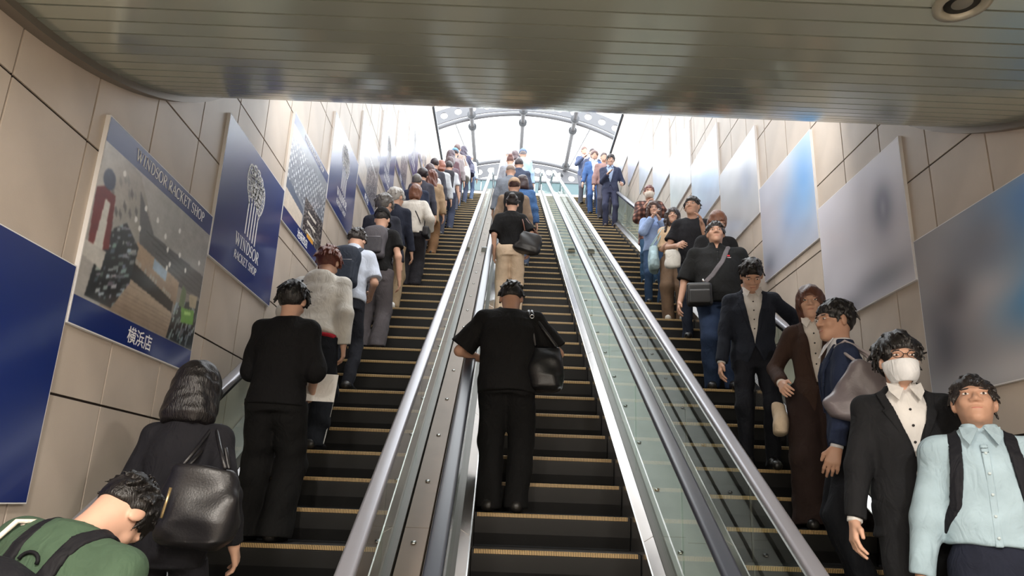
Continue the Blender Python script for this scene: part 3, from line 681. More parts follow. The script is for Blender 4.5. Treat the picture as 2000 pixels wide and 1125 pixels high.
# ------------------------------------------------------------------ signed-distance modelling of people and bags
def smin(a, b, k):
    if k <= 0: return np.minimum(a, b)
    h = np.maximum(k - np.abs(a - b), 0)/k; return np.minimum(a, b) - h*h*k*.25
def smax(a, b, k): return -smin(-a, -b, k)
V3 = lambda *p: np.array(p, np.float32)
class Field:
    """ordered list of shapes: (function, lo, hi, blend, operation)"""
    def __init__(s): s.ops = []
    def cone(s, a, b, r1, r2, k=.02, op='u', flat=False, sq=None):
        a, b = np.asarray(a, np.float32), np.asarray(b, np.float32); d = b - a; L2 = float(d @ d) + 1e-9; L = math.sqrt(L2)
        def f(x, y, z):
            X, Y, Z = x - a[0], y - a[1], z - a[2]
            t = (X*d[0] + Y*d[1] + Z*d[2])/L2; tc = np.clip(t, 0, 1)
            q = np.sqrt((X - tc*d[0])**2 + (Y - tc*d[1])**2 + (Z - tc*d[2])**2) - (r1 + tc*(r2 - r1))
            if flat: q = np.maximum(q, (t - 1)*L)
            return q
        r = max(r1, r2); s.ops.append((f, np.minimum(a, b) - r, np.maximum(a, b) + r, k, op)); return s
    def chain(s, pts, rs, k=.02, op='u', flat_end=False):
        for i in range(len(pts)-1): s.cone(pts[i], pts[i+1], rs[i], rs[i+1], k, op, flat_end and i == len(pts)-2)
        return s
    def ell(s, c, r, k=.02, op='u', R=None):
        c, r = np.asarray(c, np.float32), np.asarray(r, np.float32); sc = 1.0 if R is None else float(np.cbrt(np.linalg.det(R))); Ri = np.eye(3) if R is None else np.asarray(R).T/sc**2
        def f(x, y, z):
            X, Y, Z = x - c[0], y - c[1], z - c[2]
            u = [(Ri[i,0]*X + Ri[i,1]*Y + Ri[i,2]*Z) for i in range(3)]
            k0 = np.sqrt((u[0]/r[0])**2 + (u[1]/r[1])**2 + (u[2]/r[2])**2); k1 = np.sqrt((u[0]/r[0]**2)**2 + (u[1]/r[1]**2)**2 + (u[2]/r[2]**2)**2)
            return sc*k0*(k0 - 1)/np.maximum(k1, 1e-4)
        e = np.abs(np.eye(3) if R is None else np.asarray(R)) @ r
        s.ops.append((f, c - e, c + e, k, op)); return s
    def rbox(s, c, h, rad, k=.02, op='u', R=None):
        c, h = np.asarray(c, np.float32), np.asarray(h, np.float32) - rad; Ri = np.eye(3) if R is None else np.asarray(R).T
        def f(x, y, z):
            X, Y, Z = x - c[0], y - c[1], z - c[2]
            q = [np.abs(Ri[i,0]*X + Ri[i,1]*Y + Ri[i,2]*Z) - h[i] for i in range(3)]
            return np.sqrt(sum(np.maximum(a, 0)**2 for a in q)) + np.minimum(np.maximum(np.maximum(q[0], q[1]), q[2]), 0) - rad
        e = np.abs(np.eye(3) if R is None else np.asarray(R)) @ (h + rad)
        s.ops.append((f, c - e, c + e, k, op)); return s
    def loft(s, rings, frame, k=.02, op='u', p=2.3, cap=.012):
        """rings (z, rx, ry, cy) in a local frame (R, origin)"""
        R, o = frame; sc = float(np.cbrt(np.linalg.det(R))); Rt = np.asarray(R).T/sc**2; z_ = np.array([a[0] for a in rings]); rx_ = np.array([a[1] for a in rings]); ry_ = np.array([a[2] for a in rings]); cy_ = np.array([a[3] if len(a) > 3 else 0 for a in rings])
        def f(x, y, z):
            X, Y, Z = x - o[0], y - o[1], z - o[2]
            u, v, w = (Rt[i,0]*X + Rt[i,1]*Y + Rt[i,2]*Z for i in range(3))
            rx, ry, cy = np.interp(w, z_, rx_), np.interp(w, z_, ry_), np.interp(w, z_, cy_)
            q = ((np.abs(u)/rx)**p + (np.abs(v - cy)/ry)**p)**(1/p)
            d = (q - 1)*np.minimum(rx, ry)
            return smax(d, np.maximum(z_[0] - w, w - z_[-1]), cap)
        cs = []
        for a in rings:
            for sx in (-1, 1):
                for sy in (-1, 1): cs.append(np.asarray(R) @ np.array([sx*a[1], sy*a[2] + (a[3] if len(a) > 3 else 0), a[0]]) + o)
        cs = np.array(cs); s.ops.append((f, cs.min(0), cs.max(0), k, op)); return s
    def fn(s, f, lo, hi, k=0.0, op='i'): s.ops.append((f, np.asarray(lo, np.float32), np.asarray(hi, np.float32), k, op)); return s
    def bounds(s):
        u = [o for o in s.ops if o[4] == 'u']; return np.min([o[1] for o in u], 0), np.max([o[2] for o in u], 0)
    def evaluate(s, ax):
        x, y, z = ax; G = np.full((len(x), len(y), len(z)), .3, np.float32); v = x[1] - x[0]
        for f, lo, hi, k, op in s.ops:
            m = k + 3*v + (.03 if op == 'u' else 0); sl = []
            for a, l, h in zip(ax, lo, hi):
                i0, i1 = np.searchsorted(a, l - m), np.searchsorted(a, h + m); sl.append(slice(max(i0-1, 0), min(i1+1, len(a))))
            if any(q.start >= q.stop for q in sl): continue
            sl = tuple(sl); X, Y, Z = x[sl[0]][:, None, None], y[sl[1]][None, :, None], z[sl[2]][None, None, :]
            d = f(X, Y, Z)
            if op == 'u': G[sl] = smin(G[sl], d, k)
            elif op == 's': G[sl] = smax(G[sl], -d, k)
            else: G[sl] = smax(G[sl], d, k)
        return G
def axes(lo, hi, v):
    return [np.arange(l - 2.5*v, h + 3.5*v, v, dtype=np.float32) for l, h in zip(lo, hi)]
CORN = [(0,0,0),(1,0,0),(0,1,0),(1,1,0),(0,0,1),(1,0,1),(0,1,1),(1,1,1)]
EDG = [(0,1),(2,3),(4,5),(6,7),(0,2),(1,3),(4,6),(5,7),(0,4),(1,5),(2,6),(3,7)]
def surface(G, ax):
    S = G < 0; nx, ny, nz = G.shape
    cnt = np.zeros((nx-1, ny-1, nz-1), np.int8)
    for i, j, k in CORN: cnt += S[i:nx-1+i, j:ny-1+j, k:nz-1+k]
    I = np.argwhere((cnt > 0) & (cnt < 8))
    if len(I) == 0: return None
    vals = np.stack([G[I[:,0]+i, I[:,1]+j, I[:,2]+k] for i, j, k in CORN], 1)
    acc = np.zeros((len(I), 3), np.float32); n = np.zeros(len(I), np.float32); C = np.array(CORN, np.float32)
    for a, b in EDG:
        va, vb = vals[:, a], vals[:, b]; m = (va < 0) != (vb < 0)
        t = np.where(m, va/np.where(m, va - vb, 1), 0)
        p = C[a] + t[:, None]*(C[b] - C[a]); acc += p*m[:, None]; n += m
    P = acc/n[:, None] + I
    v = ax[0][1] - ax[0][0]; V = P*v + np.array([a[0] for a in ax])
    idx = np.full((nx-1, ny-1, nz-1), -1, np.int32); idx[I[:,0], I[:,1], I[:,2]] = np.arange(len(I))
    faces = []
    for d in range(3):
        e1, e2 = [q for q in range(3) if q != d]
        A = [slice(1, -1)]*3; A[d] = slice(0, -1); B = list(A); B[d] = slice(1, None)
        s0, s1 = S[tuple(A)], S[tuple(B)]; M = np.argwhere(s0 != s1)
        if len(M) == 0: continue
        base = M.copy()
        for q in range(3):
            if q != d: base[:, q] += 1
        flip = s0[M[:,0], M[:,1], M[:,2]]
        def g(o1, o2):
            b = base.copy(); b[:, e1] += o1; b[:, e2] += o2; return idx[b[:,0], b[:,1], b[:,2]]
        q = np.stack([g(-1,-1), g(0,-1), g(0,0), g(-1,0)], 1)
        if d == 1: flip = ~flip
        q = np.where(flip[:, None], q, q[:, ::-1]); faces.append(q)
    F = np.concatenate(faces); F = F[(F >= 0).all(1)]
    return V, F
def folds(G, ax, amp, freq, seed, squash=(1, 1, .45)):
    r = random.Random(seed); x, y, z = ax; X, Y, Z = x[:, None, None], y[None, :, None], z[None, None, :]
    w = .5*np.sin(5*Z + 3*X + r.random()*6) + .4*np.sin(9*X - 4*Z + r.random()*6)
    n = 0
    for i in range(3):
        a = [r.uniform(-1, 1)*squash[0], r.uniform(-1, 1)*squash[1], r.uniform(.3, 1)*r.choice((-1, 1))*(squash[2] + .25*i)]
        L = math.sqrt(sum(q*q for q in a)); f = freq*(1 + .55*i)
        n = n + np.sin((a[0]*X + a[1]*Y + a[2]*Z)*f/L + 2.2*w + r.random()*6)/(1 + .6*i)
    G += (amp*n).astype(np.float32)*(np.abs(G) < .08)
def realise(F, name, m, vox, parent, fold=None, relax=1):
    lo, hi = F.bounds(); ax = axes(lo - .012, hi + .012, vox); G = F.evaluate(ax)
    if fold: folds(G, ax, *fold)
    r = surface(G, ax)
    if r is None: return None
    me = mesh_np(name, r[0], r[1], True)
    return ob(name, me, m, parent)
def conform(F, region, lo, hi, t0, t1, name, m, vox, parent):
    """a layer lying on the surface of F inside a region: straps, lapels, belts, masks"""
    ax = axes(np.asarray(lo, np.float32), np.asarray(hi, np.float32), vox); G = F.evaluate(ax)
    X, Y, Z = ax[0][:, None, None], ax[1][None, :, None], ax[2][None, None, :]
    L = np.maximum(np.abs(G - (t0+t1)/2) - (t1-t0)/2, region(X, Y, Z)).astype(np.float32)
    L[0], L[-1], L[:, 0], L[:, -1], L[:, :, 0], L[:, :, -1] = (.1,)*6
    r = surface(L, ax)
    if r is None: return None
    return ob(name, mesh_np(name, r[0], r[1], True), m, parent)
import zlib
def hsh(t): return zlib.crc32(t.encode())
HK = 1.09     # head size
def rot(ax, deg):
    a = math.radians(deg); c, s = math.cos(a), math.sin(a)
    return np.array({'x': [[1,0,0],[0,c,-s],[0,s,c]], 'y': [[c,0,s],[0,1,0],[-s,0,c]], 'z': [[c,-s,0],[s,c,0],[0,0,1]]}[ax])
def ik(a, b, l1, l2, pole):
    a, b = np.asarray(a, float), np.asarray(b, float); d = b - a; L = np.linalg.norm(d); L_ = min(L, (l1+l2)*.999); u = d/L; b = a + u*L_
    q = (l1*l1 - l2*l2 + L_*L_)/(2*L_); h = math.sqrt(max(0, l1*l1 - q*q)); p = np.asarray(pole, float); p = p - u*(p @ u); p /= np.linalg.norm(p) + 1e-9
    return a + u*q + p*h, b
def unit(v): v = np.asarray(v, float); return v/(np.linalg.norm(v) + 1e-9)
SKIN = mat('skin', (204, 162, 140), 0.5, var=.05, vscale=14, spec=0.35)
SKIN2 = mat('skin_tan', (180, 140, 118), 0.5, var=.05, vscale=14, spec=0.35)
EYEW = mat('eye_white', (222, 216, 212), 0.3); IRIS = mat('iris', (24, 16, 12), 0.2); LIPS = mat('lips', (172, 104, 92), 0.45)
def cloth(rgb, rough=.85, kind='cloth'):
    nm = '%s_%d_%d_%d' % ((kind,) + tuple(rgb))
    if nm in MATS: return MATS[nm]
    m = mat(nm, rgb, rough, var=.14, vscale=7, spec=.22); nt = m.node_tree; b = nt.nodes['Principled BSDF']
    tc = nt.nodes.new('ShaderNodeTexCoord'); mp = nt.nodes.new('ShaderNodeMapping'); mp.inputs['Scale'].default_value = (1, 1, .6)
    n1 = nt.nodes.new('ShaderNodeTexNoise'); n1.inputs['Scale'].default_value = 13; n1.inputs['Detail'].default_value = 2; n1.inputs['Distortion'].default_value = 1.6
    n2 = nt.nodes.new('ShaderNodeTexNoise'); n2.inputs['Scale'].default_value = 260; n2.inputs['Detail'].default_value = 1
    b1 = nt.nodes.new('ShaderNodeBump'); b1.inputs['Strength'].default_value = .38; b1.inputs['Distance'].default_value = .03
    b2 = nt.nodes.new('ShaderNodeBump'); b2.inputs['Strength'].default_value = .12; b2.inputs['Distance'].default_value = .004
    nt.links.new(tc.outputs['Object'], mp.inputs[0]); nt.links.new(mp.outputs[0], n1.inputs['Vector']); nt.links.new(tc.outputs['Object'], n2.inputs['Vector'])
    nt.links.new(n1.outputs['Fac'], b1.inputs['Height']); nt.links.new(n2.outputs['Fac'], b2.inputs['Height']); nt.links.new(b1.outputs[0], b2.inputs['Normal']); nt.links.new(b2.outputs[0], b.inputs['Normal'])
    return m
def leather(rgb): return mat('leather_%d_%d_%d' % tuple(rgb), rgb, .38, var=.1, vscale=10, bump=.1, bscale=120)
def hairm(rgb): return mat('hair_%d_%d_%d' % tuple(rgb), rgb, .34, var=.3, vscale=30, bump=.5, bscale=60, spec=.45, stretch=(3, 3, .5))

class Person: pass
def person(label, x, y, H, yaw, top, bottom, hair, lean=0, tilt=0, twist=0, nod=0, turn=0, cock=0, w=1.0, hands=None, feet=None, det=1, skin=None,
           shoes=(24, 22, 22), face=False, belly=0.0, pole=None, z=None, mask=None, glasses=False, group=None, curl=.5, ground=False):
    """top: dict(kind, rgb, sleeve, hem, loose, inner); bottom: dict(rgb, loose, flare); hair: (style, rgb)"""
    p = Person(); s = H/1.7
    vb, vg = {1: (.0060, .0088), 2: (.009, .0125), 3: (.013, .018)}[det]
    zz = z if z is not None else zn(y)
    yy = y if ground else y + .17
    R0 = empty('person', (x, yy, zz)); R0.rotation_euler = (0, 0, math.radians(yaw)); R0.scale = (s, s, s); R0['label'] = label; R0['category'] = 'person'
    if group: R0['group'] = group
    p.root = R0; p.s = s
    hc = np.array([0, 0, .93]); Rt = rot('z', twist) @ rot('y', tilt) @ rot('x', -lean)
    T = lambda q: hc + Rt @ (np.asarray(q, float) - hc)
    fr = (Rt, hc - Rt @ hc)
    hj = T((0, .0, 1.475)); Rh = HK*(rot('z', turn) @ rot('y', cock) @ rot('x', -nod))
    Hh = lambda q: hj + Rh @ np.asarray(q, float)
    p.T, p.fr, p.Rt, p.Hh, p.Rh = T, fr, Rt, Hh, Rh
    sk = skin or SKIN
    hands = hands or {}; feet = feet or {}
    # ---- joints
    J = {}
    for sd in (-1, 1):
        sh = T((sd*.158*w, -.005, 1.362))
        tg = hands.get(sd, (sd*(.235*w + .03), .06, .82)); el, wr = ik(sh, tg, .285, .255, (pole or {}).get(sd, (sd*.5, -1, -.2)))
        ft = np.array(feet.get(sd, (sd*.095, 0, 0)), float)
        hip = np.array([sd*.085, 0, .91]); an = ft + (0, -.03, .085); kn, an = ik(hip, an, .44, .43, (sd*.12, 1, 0)); J[sd] = (sh, el, wr, hip, kn, an, ft)
    p.J = J
    # ---- body: one continuous skin surface
    B = Field()
    B.ell(Hh((0, -.012, .130)), (.072, .093, .095), R=Rh); B.ell(Hh((0, .022, .070)), (.058, .066, .072), .03, R=Rh); B.ell(Hh((0, .050, .028)), (.036, .040, .032), .03, R=Rh)
    B.cone(T((0, -.02, 1.38)), Hh((0, -.012, .06)), .060*(.6+.4*w), .053, .03)
    for sd in (-1, 1): B.ell(Hh((sd*.073, -.004, .100)), (.010, .020, .031), .008, R=Rh @ rot('z', -sd*18))
    if det <= 2:
        B.cone(Hh((0, .083, .118)), Hh((0, .104, .084)), .008, .0135, .012)
        for sd in (-1, 1):
            B.ell(Hh((sd*.014, .093, .080)), (.010, .011, .008), .008, R=Rh); B.ell(Hh((sd*.031, .094, .112)), (.017, .012, .009), .012, 's', R=Rh); B.ell(Hh((sd*.034, .062, .083)), (.024, .022, .022), .02, R=Rh)
        B.ell(Hh((0, .076, .130)), (.052, .016, .010), .015, R=Rh); B.ell(Hh((0, .083, .048)), (.025, .010, .010), .010, R=Rh); B.ell(Hh((0, .074, .014)), (.02, .016, .014), .02, R=Rh)
    B.loft([(.90, .10, .07), (1.1, .10, .07), (1.34, .12, .07), (1.42, .05, .05)], fr, .03)
    for sd in (-1, 1):
        sh, el, wr, hip, kn, an, ft = J[sd]
        B.chain([T((sd*.06, 0, 1.37)), sh, el, wr], [.05, .046, .037, .027], .025)
        fa = unit(wr - el); d = unit(fa + np.array([0, .12, 0])); th = np.array([-sd*.15, 1, .25]) if abs(d[2]) > .6 else np.array([-sd*.5, 0, 1.0])
        th = unit(th - d*(th @ d)); n = unit(np.cross(d, th))*1.0
        if n @ np.array([-sd, -.2, -.4]) < 0: n = -n
        p.__dict__.setdefault('hand', {})[sd] = (wr, d, th, n)
        kn_ = []
        for i, o in enumerate((.029, .010, -.010, -.028)):
            kb = wr + d*(.092 - .006*abs(i-1)) + th*o; B.cone(wr + d*.012 + th*o*.55, kb, .0165, .0125, .012)
            if det <= 2:
                L = (.042, .047, .043, .034)[i]; c1, c2 = curl*.9, curl*1.9
                m1 = kb + (d*math.cos(c1) + n*math.sin(c1))*L + th*o*.18; m2 = m1 + (d*math.cos(c2) + n*math.sin(c2))*L*.85
                B.chain([kb, m1, m2], [.0105, .0092, .0075], .004)
            else: B.cone(kb, kb + (d + n*curl)*.05, .012, .010, .006)
        tb = wr + d*.025 + th*.024; t1 = tb + unit(d*.65 + th*.6 + n*.25)*.042; t2 = t1 + unit(d*.95 + th*.1 + n*.3)*.034
        B.chain([wr + d*.01 + th*.008, tb, t1, t2], [.017, .0155, .0115, .009], .008)
        B.chain([hip, kn, an], [.06, .045, .036], .03); B.cone(an, ft + (0, .06, .035), .034, .025, .02)
    p.body = realise(B, 'body', sk, vb, R0); p.B = B
    # ---- shoes
    sm = leather(shoes) if max(shoes) < 120 else cloth(shoes, .6, 'shoe')
    for sd in (-1, 1):
        ft = J[sd][6]; S = Field()
        S.cone(ft + (0, -.075, .045), ft + (sd*.008, .155, .036), .044, .040, .02); S.cone(ft + (0, -.06, .06), ft + (0, .04, .075), .042, .036, .03)
        S.fn(lambda X, Y, Z, q=ft[2]: q + .002 - Z + 0*X + 0*Y, ft - (.2, .3, .02), ft + (.2, .3, .3), 0, 'i')
        realise(S, 'shoe', sm, vg, R0)
    # ---- trousers
    lo_, fl = bottom.get('loose', .0), bottom.get('flare', .0); Q = Field(); hw = .155*(.55+.45*w)
    Q.loft([(.80, hw + .0 + lo_*.6, .112 + lo_*.5 + belly*.3), (.92, hw + .015 + lo_*.4, .120 + lo_*.4 + belly*.5), (1.02, hw - .012, .105 + belly*.8), (1.06, hw - .02, .098 + belly)], (np.eye(3), np.array([0, 0, 0.])), .05)
    for sd in (-1, 1):
        sh, el, wr, hip, kn, an, ft = J[sd]; u = unit(an - kn)
        Q.cone(hip + (0, 0, -.02), kn, .088*(.6+.4*w) + lo_, .066 + lo_, .03); Q.cone(kn, ft + (0, -.028, .045), .066 + lo_, .058 + lo_ + fl, .03)
        Q.fn(lambda X, Y, Z, q=ft[2]: q + .035 - Z + 0*X + 0*Y, ft - (.14, .2, .1), ft + (.14, .2, .1), .006, 'i')
    if not top.get('tucked') and 'inner' not in top:
        hz = top.get('hem', .88) + (-.012 if 'hemband' in top else .05); Q.fn(lambda X, Y, Z: Z - hz + 0*X + 0*Y, (-.4, -.4, .5), (.4, .4, 1.3), .004, 'i')
    bm_ = bottom.get('mat') or cloth(bottom['rgb'])
    p.trousers = realise(Q, bottom.get('name', 'trousers'), bm_, vg, R0, (.0048 if det < 3 else .003, 22, hsh(label) % 997, (1, 1, .5))); p.Q = Q
    # ---- top garment
    def torso(F, g, hem, zt=1.445):
        b = belly; tk = hem > .96
        hr = -.03 if tk else .012; rr = [(hem, max(.150*w + g, hw + .012 + lo_*.5 + hr), max(.108 + g + b*.8, .118 + lo_*.45 + belly*.5 + hr), b*.3), (.93, max(.152*w + g, hw + .012 + lo_*.4 + hr), max(.112 + g + b, .118 + lo_*.4 + belly*.5 + hr), b*.5), (1.04, .142*w + g, .106 + g + b, b*.6), (1.18, .158*w + g, .112 + g + b*.6, b*.3), (1.28, .165*w + g, .112 + g, 0), (1.35, .148*w + g*.8, .098 + g, -.006), (1.405, .095*w + g*.5, .080 + g*.6, -.012), (zt, .066 + g*.3, .066 + g*.3, -.012)]
        if hem > .93: rr = [rr[0]] + [q for q in rr[1:] if q[0] > hem + .02]
        F.loft(rr, fr, .03, p=2.25)
    def sleeves(F, g, frac, cuff=0.0):
        for sd in (-1, 1):
            sh, el, wr = J[sd][:3]
            F.cone(T((sd*.03, -.012, 1.405)), sh, .048 + g*.3, .050 + g*.8, .04)
            if frac <= 1: e = sh + (el - sh)*frac; F.cone(sh, e, .051 + g*.85, .050 + g*1.4, .03, flat=True)
            else:
                F.cone(sh, el, .051 + g*.85, .045 + g, .03); e = el + (wr - el)*(frac - 1); F.cone(el, e, .046 + g, .036 + g*.8 + cuff, .02, flat=True)
    kd = top['kind']; g = top.get('loose', .012); tm = top.get('mat') or cloth(top['rgb']); hem = top.get('hem', .88); A = Field()
    torso(A, g, hem, 1.455 if kd in ('shirt', 'polo', 'jacket') else 1.44); sleeves(A, g, top.get('sleeve', 1.95 if kd in ('jacket', 'shirt', 'hoodie', 'long') else .62))
    if kd in ('shirt', 'polo'): A.loft([(1.425, .074, .076, -.012), (1.485, .066, .068, -.006)], fr, .008)
    if kd in ('shirt', 'polo') and face: A.ell(T((0, .09, 1.492)), (.022 if kd == 'shirt' else .03, .06, .055 if kd == 'shirt' else .085), .006, 's', R=Rt)
    if kd == 'jacket': A.loft([(1.42, .080, .080, -.02), (1.475, .070, .070, -.016)], fr, .012)
    if kd == 'hoodie': A.ell(T((0, -.088, 1.375)), (.128, .048, .088), .012, R=Rt); A.ell(T((0, -.03, 1.425)), (.105, .085, .030), .012, R=Rt); A.ell(T((0, -.075, 1.462)), (.060, .050, .022), .012, 's', R=Rt)
    if kd == 'tee' or kd == 'long': A.cone(T((0, .01, 1.44)), T((0, .02, 1.50)), .066, .075, .008, 's')
    if kd == 'hoodie':
        for sd in (-1, 1):
            pass
        A.loft([(hem - .005, .140*w + g, .100 + g, 0), (hem + .05, .148*w + g, .106 + g, 0)], fr, .01)
    op = None
    if kd == 'jacket' and 'inner' in top:
        bz, wt = top.get('button', 1.03), top.get('vee', .092); low = top.get('low', .05); Rti = Rt.T
        def op(X, Y, Z):
            X0, Y0, Z0 = X - fr[1][0], Y - fr[1][1], Z - fr[1][2]
            u, v, q = (Rti[i,0]*X0 + Rti[i,1]*Y0 + Rti[i,2]*Z0 for i in range(3))
            wd = np.where(q > bz, np.clip((q - bz)/(1.44 - bz), 0, 1.1)*wt, np.clip((bz - q)/(bz - hem + .01), 0, 1)*low) - .001
            return np.maximum(np.abs(u) - wd, .02 - v)
        lo_b, hi_b = A.bounds(); A.fn(op, lo_b, hi_b, .010, 's')
        I = Field(); torso(I, g - .011, .99); I.loft([(1.42, .068, .070, -.012), (1.482, .064, .068, -.006)], fr, .008)
        I.ell(T((0, .085, 1.482)), (.026, .06, .062), .006, 's', R=Rt)
        p.inner = realise(I, 'shirt', cloth(top['inner'], .75), vg, R0); p.I = I
        if det == 1 or (det == 2 and face):
            def lap(X, Y, Z):
                X0, Y0, Z0 = X - fr[1][0], Y - fr[1][1], Z - fr[1][2]
                u, v, q = (Rti[i,0]*X0 + Rti[i,1]*Y0 + Rti[i,2]*Z0 for i in range(3))
                wd = np.clip((q - bz)/(1.44 - bz), 0, 1.2)*wt; lw = np.clip((q - bz)/(1.34 - bz), 0, 1)*.055*np.where(q > 1.345, .72, 1)
                return np.maximum(np.maximum(np.maximum(wd - np.abs(u) + .002, np.abs(u) - wd - lw), .03 - v), bz - q)
            Ac = Field(); Ac.ops = A.ops[:-1]; c0 = T((0, .05, 1.25)); conform(Ac, lap, c0 - (.25, .25, .28), c0 + (.25, .25, .28), -.004, .008, 'lapel', tm, .0055, R0)
        if det == 1: # cuffs of the shirt under the jacket
            for sd in (-1, 1):
                C = Field(); el, wr = J[sd][1:3]; C.cone(el + (wr-el)*.88, el + (wr-el)*1.03, .032, .034, .005, flat=True); realise(C, 'cuff', cloth(top['inner'], .75), .007, R0)
    if op is not None and face:
        im = cloth(top['inner'], .75)
        for sd in (-1, 1):
            tri = [(sd*.012, .072, 1.446), (sd*.072, .028, 1.478), (sd*.072, .070, 1.430), (sd*.044, .104, 1.385)]
            K = MB(); K.hexa([tuple(T(q)) for q in tri] + [tuple(T((q[0]*1.04, q[1] + .008, q[2] + .001))) for q in tri]); build(K, 'shirt_collar', im, R0)
        if det == 1:
            for k in range(4):
                zb = 1.345 - .075*k; pts = np.array([T((0, q, zb)) for q in np.linspace(.25, .03, 56)])
                dd = [p.I.evaluate([np.array([c, c+.001, c+.002], np.float32) for c in q])[0,0,0] for q in pts]; hit = next((i for i, q in enumerate(dd) if q < .003), None)
                if hit is not None: o = build(MB().tube([(0, -.002, 0), (0, .004, 0)], .0058, 12), 'button', mat('button_dark', (34, 32, 34), .3), R0, True); o.location = tuple(pts[hit])
    fa = top.get('fold', .0036 if kd == 'hoodie' else .0050 if kd in ('shirt', 'tee', 'polo') else .0042)
    p.top = realise(A, {'jacket': 'jacket', 'shirt': 'shirt', 'polo': 'polo_shirt', 'tee': 'tee_shirt', 'hoodie': 'hoodie', 'long': 'top'}[kd], tm, vg, R0, (fa if det < 3 else fa*.8, 21, hsh(label) % 991, (1, 1, .6))); p.A = A
    if kd in ('shirt', 'polo') and face and det == 1:
        c0 = T((0, .1, 1.2)); Rti = Rt.T
        def plk(X, Y, Z):
            X0, Y0, Z0 = X - fr[1][0], Y - fr[1][1], Z - fr[1][2]
            u, v, q = (Rti[i,0]*X0 + Rti[i,1]*Y0 + Rti[i,2]*Z0 for i in range(3))
            return np.maximum(np.maximum(np.abs(u) - .016, -v), np.maximum(q - 1.395, (1.2 if kd == 'polo' else .9) - q))
        conform(A, plk, c0 - (.05, .2, .34), c0 + (.05, .2, .3), -.002, .006, 'placket', tm, .006, R0)
        for k in range(2 if kd == 'polo' else 5): # buttons
            zb = 1.355 - .085*k; c = T((0, .30, zb)); ax_ = np.linspace(.30, .02, 60); pts = np.array([T((0, q, zb)) for q in ax_])
            dd = [A.evaluate([np.array([q[0], q[0]+.001, q[0]+.002], np.float32), np.array([q[1], q[1]+.001, q[1]+.002], np.float32), np.array([q[2], q[2]+.001, q[2]+.002], np.float32)])[0,0,0] for q in pts]
            hit = next((i for i, q in enumerate(dd) if q < .007), None)
            if hit is not None:
                o = build(MB().tube([(0, -.002, 0), (0, .0035, 0)], .0062, 12), 'button', mat('button_%d' % (kd == 'polo'), (30, 30, 32) if kd == 'polo' else (190, 205, 210), .3), R0, True); o.location = tuple(pts[hit])
        if kd == 'shirt': # collar leaves
            for sd in (-1, 1):
                tri = [(sd*.010, .078, 1.464), (sd*.074, .030, 1.474), (sd*.070, .074, 1.425), (sd*.050, .106, 1.388)]
                K = MB(); K.hexa([tuple(T(q)) for q in tri] + [tuple(T((q[0]*1.04, q[1] + .008, q[2] + .001))) for q in tri]); build(K, 'collar', tm, R0)
    if 'hemband' in top: # contrasting layer below the hem
        I = Field(); torso(I, g + .004, hem - .04); I.fn(lambda X, Y, Z: Z - (hem + .01) + 0*X + 0*Y, (-.4, -.4, .5), (.4, .4, 1.6), 0, 'i'); realise(I, 'undershirt', cloth(top['hemband']), vg, R0)
    if kd == 'hoodie': # ribbed hem and cuffs
        for sd in (-1, 1):
            C = Field(); el, wr = J[sd][1:3]; C.cone(el + (wr-el)*.80, el + (wr-el)*.95, .042 + g*.5, .037, .01, flat=True); realise(C, 'cuff', tm, vg, R0)
    # ---- belt
    if face and det == 1 and top.get('tucked'):
        conform(Q, lambda X, Y, Z: np.abs(Z - 1.035) - .018 + 0*X + 0*Y, (-.3, -.3, .98), (.3, .3, 1.09), -.003, .008, 'belt', leather((20, 18, 18)), .007, R0)
    # ---- hair
    hs, hrgb = hair; hm = hairm(hrgb); Hr = Field(); vh = vb*1.15
    cap_r = {'short': (.080, .101, .103), 'fluffy': (.092, .112, .110), 'buzz': (.075, .096, .098), 'bob': (.092, .110, .104), 'long': (.092, .108, .106), 'bun': (.078, .099, .101), 'cap': (.077, .098, .09), 'medium': (.090, .110, .108), 'bald': (.075, .095, .088)}[hs]
    Hr.ell(Hh((0, -.018, .134)), cap_r, .02, R=Rh)
    if hs in ('bob',): Hr.loft([(-.060, .098, .078, -.028), (-.025, .116, .095, -.026), (.05, .106, .104, -.020), (.12, .094, .104, -.018)], (Rh, hj), .03)
    if hs == 'medium': Hr.loft([(-.02, .075, .07, -.045), (.05, .088, .085, -.03), (.12, .088, .10, -.02)], (Rh, hj), .03)
    if hs == 'long':
        Hr.loft([(-.22, .085, .030, -.085), (-.10, .105, .055, -.065), (.0, .10, .085, -.035), (.12, .092, .10, -.02)], (Rh, hj), .03)
        if face:
            for sd in (-1, 1): Hr.chain([Hh((sd*.075, .03, .13)), Hh((sd*.088, .045, .02)), Hh((sd*.095, .075, -.14))], [.024, .026, .018], .02)
    if hs == 'bun': Hr.ell(Hh((0, -.105, .165)), (.045, .042, .045), .015, R=Rh)
    zc = {'short': .045, 'fluffy': .02, 'buzz': .055, 'bun': .03, 'cap': .05, 'bald': .07}.get(hs)
    # keep the face, ears and nape clear
    Hr.ell(Hh((0, .150, .062)), (.080 if hs in ('bob', 'long', 'medium') else .095, .098, .105), .012, 's', R=Rh)
    if zc is not None:
        Rhi = Rh.T/HK**2
        def napecut(X, Y, Z, zc=zc):
            X0, Y0, Z0 = X - hj[0], Y - hj[1], Z - hj[2]; v = Rhi[1,0]*X0 + Rhi[1,1]*Y0 + Rhi[1,2]*Z0; q = Rhi[2,0]*X0 + Rhi[2,1]*Y0 + Rhi[2,2]*Z0
            return (zc + .55*(v + .09)*(v > -.09)*(v < .03) + .066*(v >= .03)) - q
        c0 = Hh((0, 0, .1)); Hr.fn(napecut, c0 - .25, c0 + .25, .012, 'i')
        for sd in (-1, 1): Hr.ell(Hh((sd*.088, .002, .085)), (.026, .032, .042), .01, 's', R=Rh)
